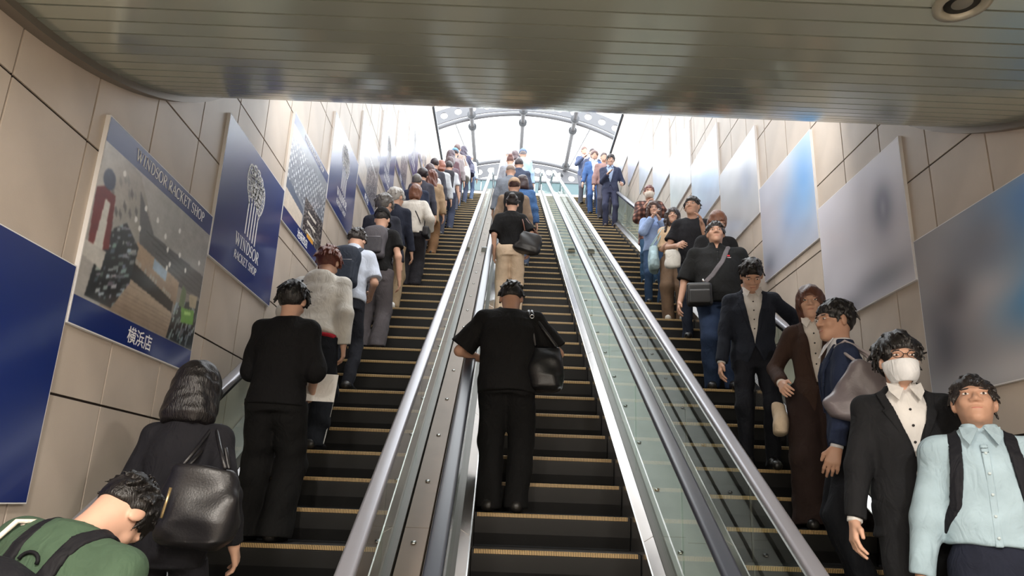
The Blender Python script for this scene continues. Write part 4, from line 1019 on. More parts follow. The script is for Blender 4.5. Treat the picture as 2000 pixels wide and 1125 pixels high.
    if hs == 'bald': Hr.ell(Hh((0, -.01, .235)), (.06, .085, .05), .02, 's', R=Rh)
    if det <= 2 and hs in ('short', 'fluffy', 'bun'):
        rr = random.Random(hsh(label)); nt_ = {'short': 110, 'fluffy': 150, 'bun': 40}.get(hs, 60); cr = np.array(cap_r); Lk = {'fluffy': .060, 'short': .046, 'bun': .04}.get(hs, .07)
        for k in range(nt_):
            th_ = rr.uniform(0, 2*math.pi); ph_ = math.acos(rr.uniform(-.15, 1)) ; nrm = np.array([math.sin(ph_)*math.cos(th_), math.sin(ph_)*math.sin(th_), math.cos(ph_)])
            if nrm[1] > .55 and nrm[2] < .35: continue
            a0_ = np.array([0, -.018, .134]) + nrm*cr*.97; dr = np.array([nrm[0]*.7 + rr.uniform(-.25, .25), nrm[1]*.7 + rr.uniform(-.25, .25) + (.35 if nrm[1] > 0 else 0), -.75*math.sin(ph_) - .05]); dr = unit(dr - nrm*(dr @ nrm)*.75)
            b0_ = a0_ + dr*Lk*rr.uniform(.7, 1.2) + nrm*rr.uniform(-.002, .008); Hr.cone(Hh(a0_), Hh(b0_), rr.uniform(.0075, .0115), .003, .005)
    Hr.ell(Hh((0, .135, .070)), (.070, .075, .072), .006, 's', R=Rh)
    ha = {'buzz': .001, 'bald': .001, 'bun': .0015, 'bob': .0026, 'fluffy': .003, 'long': .006, 'medium': .0032}.get(hs, .002)
    if hs != 'none': realise(Hr, 'hair', hm, vh, R0, (ha, 70 if hs != 'fluffy' else 55, hsh(label) % 983, (1, 1, .35 if hs in ('long', 'bob', 'medium') else .8)))
    p.Hr = Hr
    if hs == 'cap':
        crgb, back = top.get('cap', (30, 30, 32)), top.get('capback', False); C = Field(); C.ell(Hh((0, -.012, .150)), (.088, .106, .098), .01, R=Rh)
        Rhi = Rh.T/HK**2
        def cut(X, Y, Z): X0, Y0, Z0 = X - hj[0], Y - hj[1], Z - hj[2]; return .125 - (Rhi[2,0]*X0 + Rhi[2,1]*Y0 + Rhi[2,2]*Z0) - .12*(Rhi[1,0]*X0 + Rhi[1,1]*Y0 + Rhi[1,2]*Z0)
        c0 = Hh((0, 0, .1)); C.fn(cut, c0 - .25, c0 + .25, .004, 'i')
        q = realise(C, 'cap', cloth(crgb), vb, R0)
        Bm = Field(); sg = -1 if back else 1; Bm.ell(Hh((0, sg*.115, .128)), (.078, .075, .010), .01, R=Rh @ rot('x', -sg*8)); realise(Bm, 'brim', cloth(crgb), vb*.7, q)
        if not back: Ad = Field(); Ad.ell(Hh((0, -.112, .135)), (.03, .012, .008), .005, R=Rh); realise(Ad, 'cap_strap', cloth(tuple(max(0, v - 30) for v in crgb)), vb*.8, q)
    # ---- face
    if face:
        def small(center, r, name, m, n=10, Rr=None):
            vs = []; fs = []
            for i in range(n+1):
                a = math.pi*i/n
                for j in range(n*2): b = math.pi*j/n; vs.append((math.sin(a)*math.cos(b)*r[0], math.sin(a)*math.sin(b)*r[1], math.cos(a)*r[2]))
            for i in range(n):
                for j in range(n*2): fs.append((i*2*n+j, i*2*n+(j+1) % (2*n), (i+1)*2*n+(j+1) % (2*n), (i+1)*2*n+j))
            R_ = Rh if Rr is None else Rr; V_ = np.array(vs) @ R_.T + center
            return ob(name, mesh_np(name, V_, fs, True), m, R0)
        for sd in (-1, 1):
            e = small(Hh((sd*.031, .0835, .112)), (.0125, .0075, .0044), 'eye', EYEW, 8)
            i_ = small(Hh((sd*.031, .0880, .1115)), (.0052, .0040, .0048), 'iris', IRIS, 6); i_.parent = e
            if hs != 'cap': small(Hh((sd*.033, .0885, .1305)), (.017, .005, .0026), 'eyebrow', hm, 6, Rh @ rot('y', sd*6) @ rot('z', -sd*16))
        if not mask: small(Hh((0, .0885, .0475)), (.021, .0065, .0055), 'lips', LIPS, 8)
        if mask:
            Rhi = Rh.T/HK**2
            def mk(X, Y, Z):
                X0, Y0, Z0 = X - hj[0], Y - hj[1], Z - hj[2]; u, v, q = (Rhi[i,0]*X0 + Rhi[i,1]*Y0 + Rhi[i,2]*Z0 for i in range(3))
                return np.maximum(np.maximum(np.abs(q - .045) - .048, .012 - v), np.abs(u) - .075)
            F2 = Field(); F2.ops = list(B.ops[:3]); F2.ell(Hh((0, .07, .052)), (.042, .048, .05), .03, R=Rh); c0 = Hh((0, .05, .05)); q = conform(F2, mk, c0 - .14, c0 + .14, .001, .0115, 'face_mask', cloth(mask, .8), vb*.75, R0)
            for sd in (-1, 1): o = build(MB().tube([tuple(Hh((sd*.066, .03, .07))), tuple(Hh((sd*.078, -.005, .10)))], .0022, 6), 'ear_loop', cloth(mask, .8), q, True)
        if glasses:
            gm = mat('spectacle_frame', (26, 24, 26), .3)
            G_ = MB()
            for sd in (-1, 1):
                G_.tube([tuple(Hh((sd*.031 + .023*math.cos(2*math.pi*k/20), .104, .110 + .016*math.sin(2*math.pi*k/20)))) for k in range(21)], .0018, 6); G_.tube([tuple(Hh((sd*.054, .103, .114))), tuple(Hh((sd*.078, .0, .112)))], .0018, 6)
            G_.tube([tuple(Hh((-.008, .105, .113))), tuple(Hh((.008, .105, .113)))], .0018, 6)
            build(G_, 'spectacles', gm, R0, True)
    p.loc = (x, yy, zz); p.yaw = yaw; p.w = w; p.vb, p.vg = vb, vg
    return p
def carried(p, name, label, cat, base, group=None):
    """an Empty at the base of a bag, placed with the person's own transform"""
    M = Matrix.Translation(p.loc) @ Matrix.Rotation(math.radians(p.yaw), 4, 'Z') @ Matrix.Diagonal((p.s, p.s, p.s, 1))
    o = empty(name, tuple(M @ Vector(base))); o.rotation_euler = (0, 0, math.radians(p.yaw)); o.scale = (p.s,)*3; tag(o, label, cat, group); o['_b'] = list(map(float, base))
    return o
def place(o, E):
    if o is not None:
        b = E['_b']; o.data.transform(Matrix.Translation((-b[0], -b[1], -b[2])))
    return o
def segs_fn(pts, half):
    pts = [np.asarray(q, float) for q in pts]
    def f(X, Y, Z):
        best = None
        for a, b in zip(pts[:-1], pts[1:]):
            d = b - a; t = np.clip(((X-a[0])*d[0] + (Y-a[1])*d[1] + (Z-a[2])*d[2])/(d @ d), 0, 1)
            q = np.sqrt((X-a[0]-t*d[0])**2 + (Y-a[1]-t*d[1])**2 + (Z-a[2]-t*d[2])**2); best = q if best is None else np.minimum(best, q)
        return best - half
    return f
def strap_on(p, E, pts, half, m, name='strap', th=.010, base=None):
    pts = [p.T(q) for q in pts]; a = np.array(pts); th = max(th, p.vg*.8)
    o = conform(p.A, segs_fn(pts, half), a.min(0) - half - .03, a.max(0) + half + .03, -.003, th, name, m, max(.006, p.vg*.62), None)
    if o is not None: place(o, E); o.parent = E
    return o
def backpack(p, label, rgb, w=.145, h=.22, d=.075, zc=1.16, pocket=True, straps=True, rgb2=None, back=.125, drawstring=False):
    m = cloth(rgb, .7, 'pack'); m2 = cloth(rgb2, .7, 'pack') if rgb2 else m
    c = p.T((0, -back - d, zc)); E = carried(p, 'backpack', label, 'backpack', tuple(p.T((0, -back - d, zc - h))), 'backpacks worn by riders')
    F = Field(); F.rbox(c, (w, d, h), .055, R=p.Rt)
    F.ell(p.T((0, -back - d, zc + h*.55)), (w*.95, d*1.02, h*.55), .05, R=p.Rt)
    place(realise(F, 'pack_body', m, p.vg*.9, E, (.0045, 22, hsh(label) % 97, (1, 1, .6))), E)
    if pocket:
        F2 = Field(); F2.rbox(p.T((0, -back - 2*d - .004, zc - h*.32)), (w*.82, .028, h*.5), .024, R=p.Rt); o = place(realise(F2, 'front_pocket', m2, p.vg*.8, E), E)
        z1 = MB().tube([tuple(p.T((sx*w*.7, -back - 2*d - .031, zc + h*.16))) for sx in (-1, -.4, .4, 1)], .0035, 6); z_ = build(z1, 'zip', mat('zip_grey', (150, 148, 156), .4, metal=.5), E, True); place(z_, E)
    hd = MB().tube([tuple(p.T((.035*math.cos(a), -back - .015, zc + h + .028 + .028*math.sin(a)))) for a in [math.pi*k/8 for k in range(9)]], .006, 8); place(build(hd, 'carry_loop', m, E, True), E)
    if straps:
        for sd in (-1, 1):
            strap_on(p, E, [(sd*.075, -back - .02, zc + h*.75), (sd*.085, -.10, 1.40), (sd*.095*p.w**.5, -.01, 1.45), (sd*.105, .08, 1.40), (sd*.115, .12, 1.28), (sd*.135, .11, 1.14), (sd*.165, .03, 1.04)], .026, m2)
    return E
def tote(p, label, rgb, top_pt, c, size, rgb2=None, strap=True, lean=0, leatherlike=True, name='shoulder_bag', cat='bag', soft=.045, strap_r=.009, kk=.10):
    m = leather(rgb) if leatherlike else cloth(rgb, .8, 'bag'); ms = (leather(rgb2) if leatherlike else cloth(rgb2, .8, 'bag')) if rgb2 else m
    c = np.asarray(c, float); E = carried(p, name, label, cat, (c[0], c[1], c[2] - size[2]), 'bags carried by riders'); R = rot('y', lean)
    sx_, sy_, sz_ = size; F = Field()
    F.loft([(-sz_, sx_*.80, sy_*.75), (-sz_*.8, sx_*1.04, sy_*1.1), (-sz_*.35, sx_*1.10, sy_*1.15), (sz_*.3, sx_*.98, sy_*.85), (sz_*.75, sx_*.86, sy_*.55), (sz_, sx_*.82, sy_*.40)], (R, c), .02, p=2.8, cap=.03)
    F.cone(c + R @ np.array([-sx_*.45, 0, sz_*1.12]), c + R @ np.array([sx_*.45, 0, sz_*1.12]), .03, .03, .03, 's')
    place(realise(F, 'bag_body', m, min(p.vg, .012), E, (.006, 24, hsh(label) % 89, (1, 1, .35))), E)
    if strap:
        tp = np.asarray(top_pt, float)
        for dy in (-1, 1):
            a = c + R @ np.array([dy*size[0]*.62, -.3*size[1], size[2]*.92]); q = [a, a + (tp - a)*.5 + (0, -.02, 0), tp + (dy*.012, -.045, -.012), tp + (dy*.012, 0, .012), tp + (dy*.012, .05, -.02), c + R @ np.array([dy*size[0]*.6, .3*size[1], size[2]*.92])]
            place(build(MB().tube([tuple(t_) for t_ in q], strap_r, 8), 'strap', ms, E, True), E)
    return E
def phone(p, sd, label, rgb=(18, 18, 20), off=(0, 0, 0)):
    wr, d, th, n = p.hand[sd]; c = wr + d*.10 + n*.022 + np.asarray(off, float); E = carried(p, 'smartphone', label, 'phone', tuple(c), 'phones held in hands')
    F = Field(); R = np.stack([th, n, d], 1); F.rbox((0, 0, 0), (.037, .0055, .074), .005, R=R); realise(F, 'phone_case', mat('phone_%d_%d_%d' % rgb, rgb, .25), .0035, E)
    q = [R @ np.array(v) for v in ((-.033, -.0062, -.066), (.033, -.0062, -.066), (.033, -.0062, .066), (-.033, -.0062, .066))]
    ob('screen', mesh_np('screen', q, [(0, 1, 2, 3)]), mat('phone_screen', (30, 34, 44), .12), E)
    return E


# ------------------------------------------------------------------ the riders
def plaid_mat():
    m = bpy.data.materials.new('brown_plaid'); m.use_nodes = True; nt = m.node_tree; b = nt.nodes['Principled BSDF']; b.inputs['Roughness'].default_value = .9
    tc = nt.nodes.new('ShaderNodeTexCoord'); w1 = nt.nodes.new('ShaderNodeTexWave'); w2 = nt.nodes.new('ShaderNodeTexWave'); ad = nt.nodes.new('ShaderNodeMath'); r = nt.nodes.new('ShaderNodeValToRGB')
    w1.bands_direction = 'X'; w2.bands_direction = 'Z'; w1.inputs['Scale'].default_value = 4.2; w2.inputs['Scale'].default_value = 4.2; w1.inputs['Distortion'].default_value = .3; w2.inputs['Distortion'].default_value = .3
    nt.links.new(tc.outputs['Object'], w1.inputs[0]); nt.links.new(tc.outputs['Object'], w2.inputs[0]); nt.links.new(w1.outputs['Fac'], ad.inputs[0]); nt.links.new(w2.outputs['Fac'], ad.inputs[1]); hf = nt.nodes.new('ShaderNodeMath'); hf.operation = 'MULTIPLY'; hf.inputs[1].default_value = .5; nt.links.new(ad.outputs[0], hf.inputs[0]); nt.links.new(hf.outputs[0], r.inputs[0])
    ad.operation = 'ADD'
    e = r.color_ramp.elements; e[0].position = .25; e[0].color = (*lin((62, 42, 40)), 1); e[1].position = .95; e[1].color = (*lin((176, 128, 112)), 1); q = e.new(.65); q.color = (*lin((112, 72, 62)), 1)
    nt.links.new(r.outputs[0], b.inputs['Base Color']); return m
PLAID = plaid_mat()
PP = {}
PP['L1'] = person(y=2.42, z=0.0, ground=True, label='man in green shirt bending forward with a black backpack, bottom left', yaw=-16, lean=20, tilt=9, nod=78, turn=-6, w=1.24, top={'kind': 'tee', 'rgb': (68, 88, 70), 'loose': 0.026}, bottom={'rgb': (40, 42, 48)}, hair=('short', (22, 19, 18)), hands={1: (0.14, 0.34, 1.0), -1: (-0.16, 0.34, 1.0)}, x=-1.49, H=1.759)
PP['L2'] = person(y=3.16, label='woman in dark suit with a black bob and black shoulder bag', yaw=0, lean=4, nod=14, turn=-6, w=0.92, top={'kind': 'jacket', 'rgb': (30, 30, 35), 'hem': 0.8}, bottom={'rgb': (28, 28, 33)}, hair=('bob', (20, 17, 18)), hands={-1: (-0.26, 0.1, 0.86), 1: (0.27, 0.06, 0.9)}, x=-1.404, H=1.646)
PP['L3'] = person(y=4.56, label='person all in black with loose trousers and short black hair, holding a paper', yaw=-3, lean=5, nod=22, w=1.0, top={'kind': 'long', 'rgb': (19, 19, 21), 'sleeve': 1.25, 'loose': 0.026, 'hem': 0.84}, bottom={'rgb': (17, 17, 18), 'loose': 0.032, 'flare': 0.02}, hair=('fluffy', (20, 18, 18)), hands={1: (0.15, 0.26, 1.0), -1: (-0.12, 0.28, 1.02)}, x=-1.452, H=1.656)
PP['L4'] = person(y=5.61, label='person in pale grey hoodie with reddish hair and dark track trousers', yaw=-6, lean=12, nod=25, w=1.08, top={'kind': 'hoodie', 'rgb': (204, 202, 197), 'loose': 0.024, 'hem': 0.9, 'hemband': (160, 34, 48)}, bottom={'rgb': (26, 29, 36), 'loose': 0.026}, hair=('fluffy', (96, 48, 36)), hands={1: (0.235, 0.06, 0.84), -1: (-0.22, 0.12, 0.88)}, feet={1: (0.11, -0.02, 0), -1: (-0.12, 0.33, 0.2)}, x=-1.542, H=1.707)
PP['L5'] = person(y=6.66, label='man in pale blue short-sleeved shirt with a navy backpack', yaw=-5, lean=8, nod=34, w=1.04, top={'kind': 'shirt', 'rgb': (192, 202, 220), 'sleeve': 0.85, 'loose': 0.022}, bottom={'rgb': (36, 38, 46)}, hair=('short', (40, 34, 32)), hands={1: (0.16, 0.26, 1.04), -1: (-0.12, 0.28, 1.06)}, x=-1.539, H=1.671)
PP['L6'] = person(y=7.71, label='man in black cap and tee with a grey drawstring backpack', yaw=-4, lean=5, nod=14, w=1.05, det=2, top={'kind': 'tee', 'rgb': (20, 20, 21), 'loose': 0.022, 'cap': (26, 25, 26)}, bottom={'rgb': (84, 80, 84), 'loose': 0.03, 'flare': 0.01}, hair=('cap', (30, 26, 25)), hands={1: (0.26, 0.08, 0.86)}, x=-1.484, H=1.67)
PP['L7'] = person(y=8.41, label='grey-haired person in dark jacket just behind the black cap', yaw=0, lean=6, nod=12, det=2, turn=-25, top={'kind': 'jacket', 'rgb': (42, 44, 54), 'hem': 0.82}, bottom={'rgb': (50, 46, 46)}, hair=('fluffy', (98, 95, 92)), x=-1.6, H=1.742)
PP['L8'] = person(y=9.11, label='silver-haired person in navy jacket and khaki trousers with white trainers', yaw=-4, lean=3, nod=8, turn=-28, det=2, top={'kind': 'jacket', 'rgb': (38, 42, 56), 'hem': 0.82}, bottom={'rgb': (148, 128, 102), 'loose': 0.015}, hair=('fluffy', (172, 168, 163)), shoes=(220, 220, 220), hands={1: (0.25, 0.12, 0.84)}, x=-1.572, H=1.718)
PP['L9'] = person(y=10.16, label='brown-haired woman in white knit top and black trousers', yaw=-4, lean=3, nod=8, det=2, w=0.95, top={'kind': 'long', 'rgb': (214, 208, 199), 'loose': 0.034, 'hem': 0.86, 'sleeve': 1.85}, bottom={'rgb': (34, 32, 36), 'loose': 0.03, 'flare': 0.02}, hair=('medium', (112, 68, 46)), hands={1: (0.24, 0.16, 0.98)}, x=-1.456, H=1.642)
PP['L10'] = person(y=11.21, label='grey-haired man in navy jacket behind the woman in white', yaw=0, lean=3, nod=8, det=3, top={'kind': 'jacket', 'rgb': (48, 54, 72), 'hem': 0.8}, bottom={'rgb': (40, 40, 48)}, hair=('short', (100, 95, 90)), x=-1.597, H=1.698)
PP['L11'] = person(y=12.26, label='woman with long wavy brown hair in a tan coat', yaw=-4, lean=3, nod=6, det=2, w=0.95, top={'kind': 'long', 'rgb': (166, 140, 112), 'loose': 0.03, 'hem': 0.66, 'sleeve': 1.95}, bottom={'rgb': (122, 90, 62), 'loose': 0.03}, hair=('long', (102, 56, 42)), x=-1.467, H=1.668)
PP['L12'] = person(y=11.91, label='dark-haired person in grey jacket close to the left wall', yaw=0, lean=3, nod=10, det=3, top={'kind': 'jacket', 'rgb': (66, 66, 76), 'hem': 0.82}, bottom={'rgb': (44, 44, 50)}, hair=('fluffy', (40, 27, 30)), x=-1.6, H=1.743)
PP['L13'] = person(y=12.96, label='person with dark brown hair in white top behind the tan coat', yaw=0, lean=3, nod=10, det=3, top={'kind': 'long', 'rgb': (205, 202, 202), 'loose': 0.02, 'sleeve': 1.9}, bottom={'rgb': (50, 50, 58)}, hair=('medium', (80, 58, 58)), x=-1.6, H=1.724)
PP['L14'] = person(y=13.66, label='person with black hair and charcoal jacket beside the upper wall', yaw=0, lean=3, nod=10, det=3, top={'kind': 'jacket', 'rgb': (72, 72, 80), 'hem': 0.82}, bottom={'rgb': (44, 44, 50)}, hair=('short', (52, 40, 42)), x=-1.6, H=1.792)
PP['L15'] = person(y=14.01, label='red-haired person in pale grey top in the left queue', yaw=-4, lean=3, nod=10, det=3, w=0.95, top={'kind': 'long', 'rgb': (190, 192, 196), 'loose': 0.02, 'sleeve': 1.9}, bottom={'rgb': (60, 60, 70)}, hair=('medium', (146, 86, 64)), x=-1.505, H=1.717)
PP['L16'] = person(y=14.71, label='person with dark hair carrying a black backpack in dark jeans', yaw=-2, lean=3, nod=10, det=3, top={'kind': 'shirt', 'rgb': (196, 198, 204), 'sleeve': 0.9, 'loose': 0.02}, bottom={'rgb': (62, 66, 84), 'loose': 0.02}, hair=('short', (64, 56, 58)), x=-1.394, H=1.644)
PP['L17'] = person(y=15.41, label='person in mauve jacket in the upper part of the left queue', yaw=0, lean=3, nod=8, det=3, top={'kind': 'jacket', 'rgb': (112, 98, 106), 'hem': 0.82}, bottom={'rgb': (60, 58, 66)}, hair=('medium', (92, 74, 76)), x=-1.441, H=1.69)
PP['L18'] = person(y=16.46, label='person with long dark hair in maroon coat near the top of the left stairs', yaw=0, lean=2, nod=6, det=3, w=0.95, top={'kind': 'jacket', 'rgb': (108, 82, 88), 'hem': 0.7}, bottom={'rgb': (70, 64, 72)}, hair=('long', (88, 72, 80)), x=-1.534, H=1.779)
PP['L19'] = person(y=17.16, label='person in light blue cap near the top of the left stairs', yaw=0, lean=2, nod=6, det=3, top={'kind': 'long', 'rgb': (150, 140, 142), 'loose': 0.02, 'sleeve': 1.9, 'cap': (112, 150, 182)}, bottom={'rgb': (80, 80, 92)}, hair=('cap', (70, 60, 60)), x=-1.495, H=1.787)
PP['L20'] = person(y=17.86, label='tall person in taupe coat standing out against the sky on the left', yaw=0, lean=1, nod=4, det=3, w=1.05, top={'kind': 'jacket', 'rgb': (166, 146, 136), 'hem': 0.74}, bottom={'rgb': (90, 100, 124)}, hair=('short', (118, 98, 96)), x=-1.496, H=1.86)
PP['L21'] = person(y=18.56, label='person with long dark hair and navy bag at the head of the left queue', yaw=-4, lean=2, nod=6, det=3, w=0.95, top={'kind': 'long', 'rgb': (84, 84, 106), 'loose': 0.02, 'sleeve': 1.9}, bottom={'rgb': (80, 86, 108)}, hair=('long', (74, 66, 82)), x=-1.376, H=1.77)
PP['L22'] = person(y=19.26, label='person in pale blue shirt stepping off the left escalator', yaw=0, lean=2, nod=10, det=3, w=0.9, top={'kind': 'shirt', 'rgb': (206, 216, 232), 'loose': 0.02}, bottom={'rgb': (96, 112, 142)}, hair=('short', (190, 180, 176)), x=-1.209, H=1.48)
PP['C1'] = person(y=4.93, label='heavy man in black with short sleeves and a black shoulder bag, head bowed', yaw=-3, lean=9, nod=38, w=1.22, belly=0.02, skin=SKIN2, top={'kind': 'tee', 'rgb': (18, 18, 19), 'sleeve': 0.86, 'loose': 0.03, 'hem': 0.8}, bottom={'rgb': (15, 15, 16), 'loose': 0.026}, hair=('short', (24, 21, 20)), hands={1: (0.17, 0.27, 1.1), -1: (-0.18, 0.28, 1.1)}, pole={1: (1, -0.5, -0.3), -1: (-1, -0.5, -0.3)}, x=0.026, H=1.662)
PP['C2'] = person(y=9.13, label='woman in black top and beige trousers with her hair up', yaw=-2, lean=3, nod=12, w=0.95, det=2, top={'kind': 'tee', 'rgb': (20, 20, 21), 'sleeve': 0.95, 'loose': 0.026, 'hem': 0.93}, bottom={'rgb': (206, 184, 160), 'loose': 0.022}, hair=('bun', (34, 27, 26)), hands={1: (0.25, 0.12, 0.95), -1: (-0.22, 0.05, 0.86)}, x=0.024, H=1.692)
PP['C3'] = person(y=10.53, label='person in beige cap and taupe jacket with a black backpack', yaw=0, lean=3, nod=8, det=2, w=1.05, top={'kind': 'jacket', 'rgb': (142, 122, 104), 'loose': 0.026, 'hem': 0.82, 'cap': (186, 160, 136)}, bottom={'rgb': (60, 56, 54)}, hair=('cap', (60, 34, 28)), x=0.051, H=1.772)
PP['C4'] = person(y=11.58, label='dark-haired woman in bright blue shirt', yaw=-4, lean=3, nod=10, det=3, top={'kind': 'shirt', 'rgb': (74, 108, 156), 'loose': 0.03, 'hem': 0.74}, bottom={'rgb': (70, 80, 100)}, hair=('bob', (50, 26, 28)), x=0.196, H=1.717)
PP['C5'] = person(y=12.63, label='balding person in grey jacket in the middle queue', yaw=0, lean=4, nod=14, det=3, w=1.08, top={'kind': 'jacket', 'rgb': (122, 128, 138), 'loose': 0.026, 'hem': 0.82}, bottom={'rgb': (70, 70, 78)}, hair=('bald', (150, 134, 124)), x=-0.017, H=1.837)
PP['C6'] = person(y=14.03, label='man in navy suit in the middle queue', yaw=-4, lean=3, nod=18, det=3, w=1.08, top={'kind': 'jacket', 'rgb': (72, 80, 100), 'hem': 0.8}, bottom={'rgb': (66, 72, 90)}, hair=('short', (76, 68, 72)), x=0.146, H=1.86)
PP['C7'] = person(y=15.78, label='woman with brown hair gathered in a bun in the middle queue', yaw=0, lean=3, nod=10, det=3, w=0.95, top={'kind': 'long', 'rgb': (150, 152, 160), 'loose': 0.02, 'sleeve': 1.9}, bottom={'rgb': (90, 90, 100)}, hair=('bun', (136, 100, 94)), x=-0.043, H=1.786)
PP['C8'] = person(y=17.18, label='man in blue cap and light blue shirt at the head of the middle queue', yaw=0, lean=2, nod=4, det=3, top={'kind': 'shirt', 'rgb': (178, 204, 232), 'loose': 0.022, 'cap': (122, 140, 170)}, bottom={'rgb': (90, 100, 124)}, hair=('cap', (150, 140, 140)), x=0.282, H=1.845)
PP['C9'] = person(y=16.83, label='dark-haired person in pale top in front of the bun', yaw=0, lean=2, nod=8, det=3, w=0.95, top={'kind': 'long', 'rgb': (196, 200, 206), 'loose': 0.02, 'sleeve': 1.9}, bottom={'rgb': (90, 94, 108)}, hair=('medium', (102, 84, 88)), x=0.068, H=1.81)
PP['C10'] = person(y=18.23, label='white-haired person in white farthest up the middle escalator', yaw=0, lean=2, nod=8, det=3, w=0.95, top={'kind': 'long', 'rgb': (220, 222, 226), 'loose': 0.02, 'sleeve': 1.9}, bottom={'rgb': (120, 124, 134)}, hair=('short', (206, 202, 202)), x=-0.097, H=1.743)
PP['R1'] = person(y=3.12, label='man in pale blue shirt looking up, with dark backpack straps, nearest on the right', yaw=154, lean=-2, nod=-18, turn=-2, w=1.1, skin=SKIN2, face=True, top={'kind': 'shirt', 'rgb': (160, 182, 194), 'hem': 0.985, 'tucked': True, 'loose': 0.02}, bottom={'rgb': (30, 34, 48)}, hair=('short', (30, 24, 22)), hands={1: (0.29, 0.04, 0.83), -1: (-0.27, 0.05, 0.84)}, x=2.137, H=1.744)
PP['R2'] = person(y=3.47, label='man in black suit with glasses and a white face mask', yaw=166, lean=0, nod=-3, turn=2, w=1.06, face=True, mask=(226, 228, 232), glasses=True, top={'kind': 'jacket', 'rgb': (29, 30, 33), 'inner': (212, 210, 208), 'hem': 0.78, 'button': 1.1, 'low': 0.0}, bottom={'rgb': (27, 28, 31)}, hair=('fluffy', (26, 23, 23)), hands={1: (0.29, 0.1, 0.8), -1: (-0.27, 0.04, 0.82)}, x=2.002, H=1.791)
PP['R3'] = person(y=4.17, label='man in blue jacket turning to the left with a large grey tote', yaw=74, lean=3, nod=2, turn=26, w=1.04, skin=SKIN2, face=True, top={'kind': 'jacket', 'rgb': (36, 45, 68), 'inner': (206, 206, 210), 'hem': 0.8, 'low': 0.03}, bottom={'rgb': (26, 28, 34)}, hair=('short', (24, 21, 21)), hands={1: (0.24, 0.02, 0.84), -1: (-0.25, 0.12, 0.83)}, x=2.056, H=1.763)
PP['R4'] = person(y=4.87, label='woman in brown jacket and white top with brown hair', yaw=160, lean=0, nod=2, turn=-4, w=0.9, face=True, top={'kind': 'jacket', 'rgb': (64, 48, 42), 'inner': (214, 208, 202), 'hem': 0.72, 'button': 0.95, 'vee': 0.07}, bottom={'rgb': (50, 38, 36), 'loose': 0.045, 'flare': 0.03, 'name': 'skirt'}, hair=('medium', (96, 60, 46)), hands={1: (0.24, 0.14, 0.98), -1: (-0.2, 0.1, 0.9)}, x=2.181, H=1.659)
PP['R5'] = person(y=5.57, label='man in dark suit and white shirt bowing his head', yaw=168, lean=6, nod=42, w=1.08, face=True, top={'kind': 'jacket', 'rgb': (36, 41, 52), 'inner': (216, 214, 212), 'hem': 0.8, 'button': 0.98, 'vee': 0.085, 'low': 0.09}, bottom={'rgb': (27, 29, 36)}, hair=('short', (24, 20, 20)), hands={1: (0.27, 0.1, 0.82), -1: (-0.42, -0.02, 1.02)}, pole={-1: (-0.6, -1, 0.2)}, x=1.995, H=1.67)
PP['R6'] = person(y=6.97, label='big man in black polo shirt with a crossbody bag', yaw=168, lean=0, nod=-6, w=1.36, belly=0.045, skin=SKIN2, face=True, top={'kind': 'polo', 'rgb': (27, 28, 29), 'sleeve': 0.95, 'loose': 0.022, 'hem': 0.84}, bottom={'rgb': (40, 54, 80), 'loose': 0.015}, hair=('short', (28, 23, 22)), hands={1: (0.37, 0.06, 0.86), -1: (-0.34, 0.04, 0.86)}, x=2.153, H=1.776)
PP['R7'] = person(y=7.67, label='brown-haired person in black half hidden behind the big man', yaw=184, lean=8, nod=30, det=2, face=True, top={'kind': 'tee', 'rgb': (28, 28, 30), 'sleeve': 0.9, 'loose': 0.03}, bottom={'rgb': (28, 30, 36)}, hair=('medium', (104, 64, 44)), x=2.34, H=1.733)
PP['R8'] = person(y=8.37, label='man in black tee gripping a strap at his shoulder, looking aside', yaw=172, lean=0, nod=-4, turn=-22, det=2, skin=SKIN2, face=True, w=1.08, top={'kind': 'tee', 'rgb': (30, 30, 34), 'sleeve': 0.7, 'loose': 0.02}, bottom={'rgb': (40, 46, 60)}, hair=('short', (28, 23, 22)), hands={-1: (-0.08, 0.19, 1.3), 1: (0.2, 0.22, 1.04)}, x=2.291, H=1.86)
PP['R9'] = person(y=9.07, label='woman with long dark hair in a beige knit top looking at the viewer', yaw=168, lean=0, nod=-2, det=2, w=0.9, face=True, top={'kind': 'tee', 'rgb': (204, 178, 148), 'sleeve': 1.0, 'loose': 0.018, 'hem': 0.99, 'tucked': True}, bottom={'rgb': (120, 98, 80), 'loose': 0.024}, hair=('long', (46, 33, 30)), hands={1: (0.05, 0.26, 1.12), -1: (-0.1, 0.27, 1.14)}, shoes=(210, 206, 200), x=2.209, H=1.587)
PP['R10'] = person(y=9.77, label='woman in light blue shirt holding a phone up to her face', yaw=174, lean=2, nod=10, det=2, w=0.9, face=True, top={'kind': 'shirt', 'rgb': (152, 174, 214), 'loose': 0.026}, bottom={'rgb': (54, 76, 106)}, hair=('long', (74, 52, 46)), hands={1: (0.05, 0.25, 1.36), -1: (-0.07, 0.24, 1.33)}, x=2.097, H=1.562)
PP['R11'] = person(y=10.82, label='woman in brown plaid shirt with a beige mask', yaw=176, lean=0, nod=2, det=2, w=0.92, face=True, mask=(226, 216, 204), top={'kind': 'long', 'rgb': (112, 78, 66), 'loose': 0.035, 'hem': 0.7, 'sleeve': 1.9, 'mat': PLAID}, bottom={'rgb': (56, 84, 112)}, hair=('bun', (104, 54, 48)), hands={1: (0.08, 0.22, 1.28), -1: (-0.12, 0.22, 1.26)}, x=2.253, H=1.701)
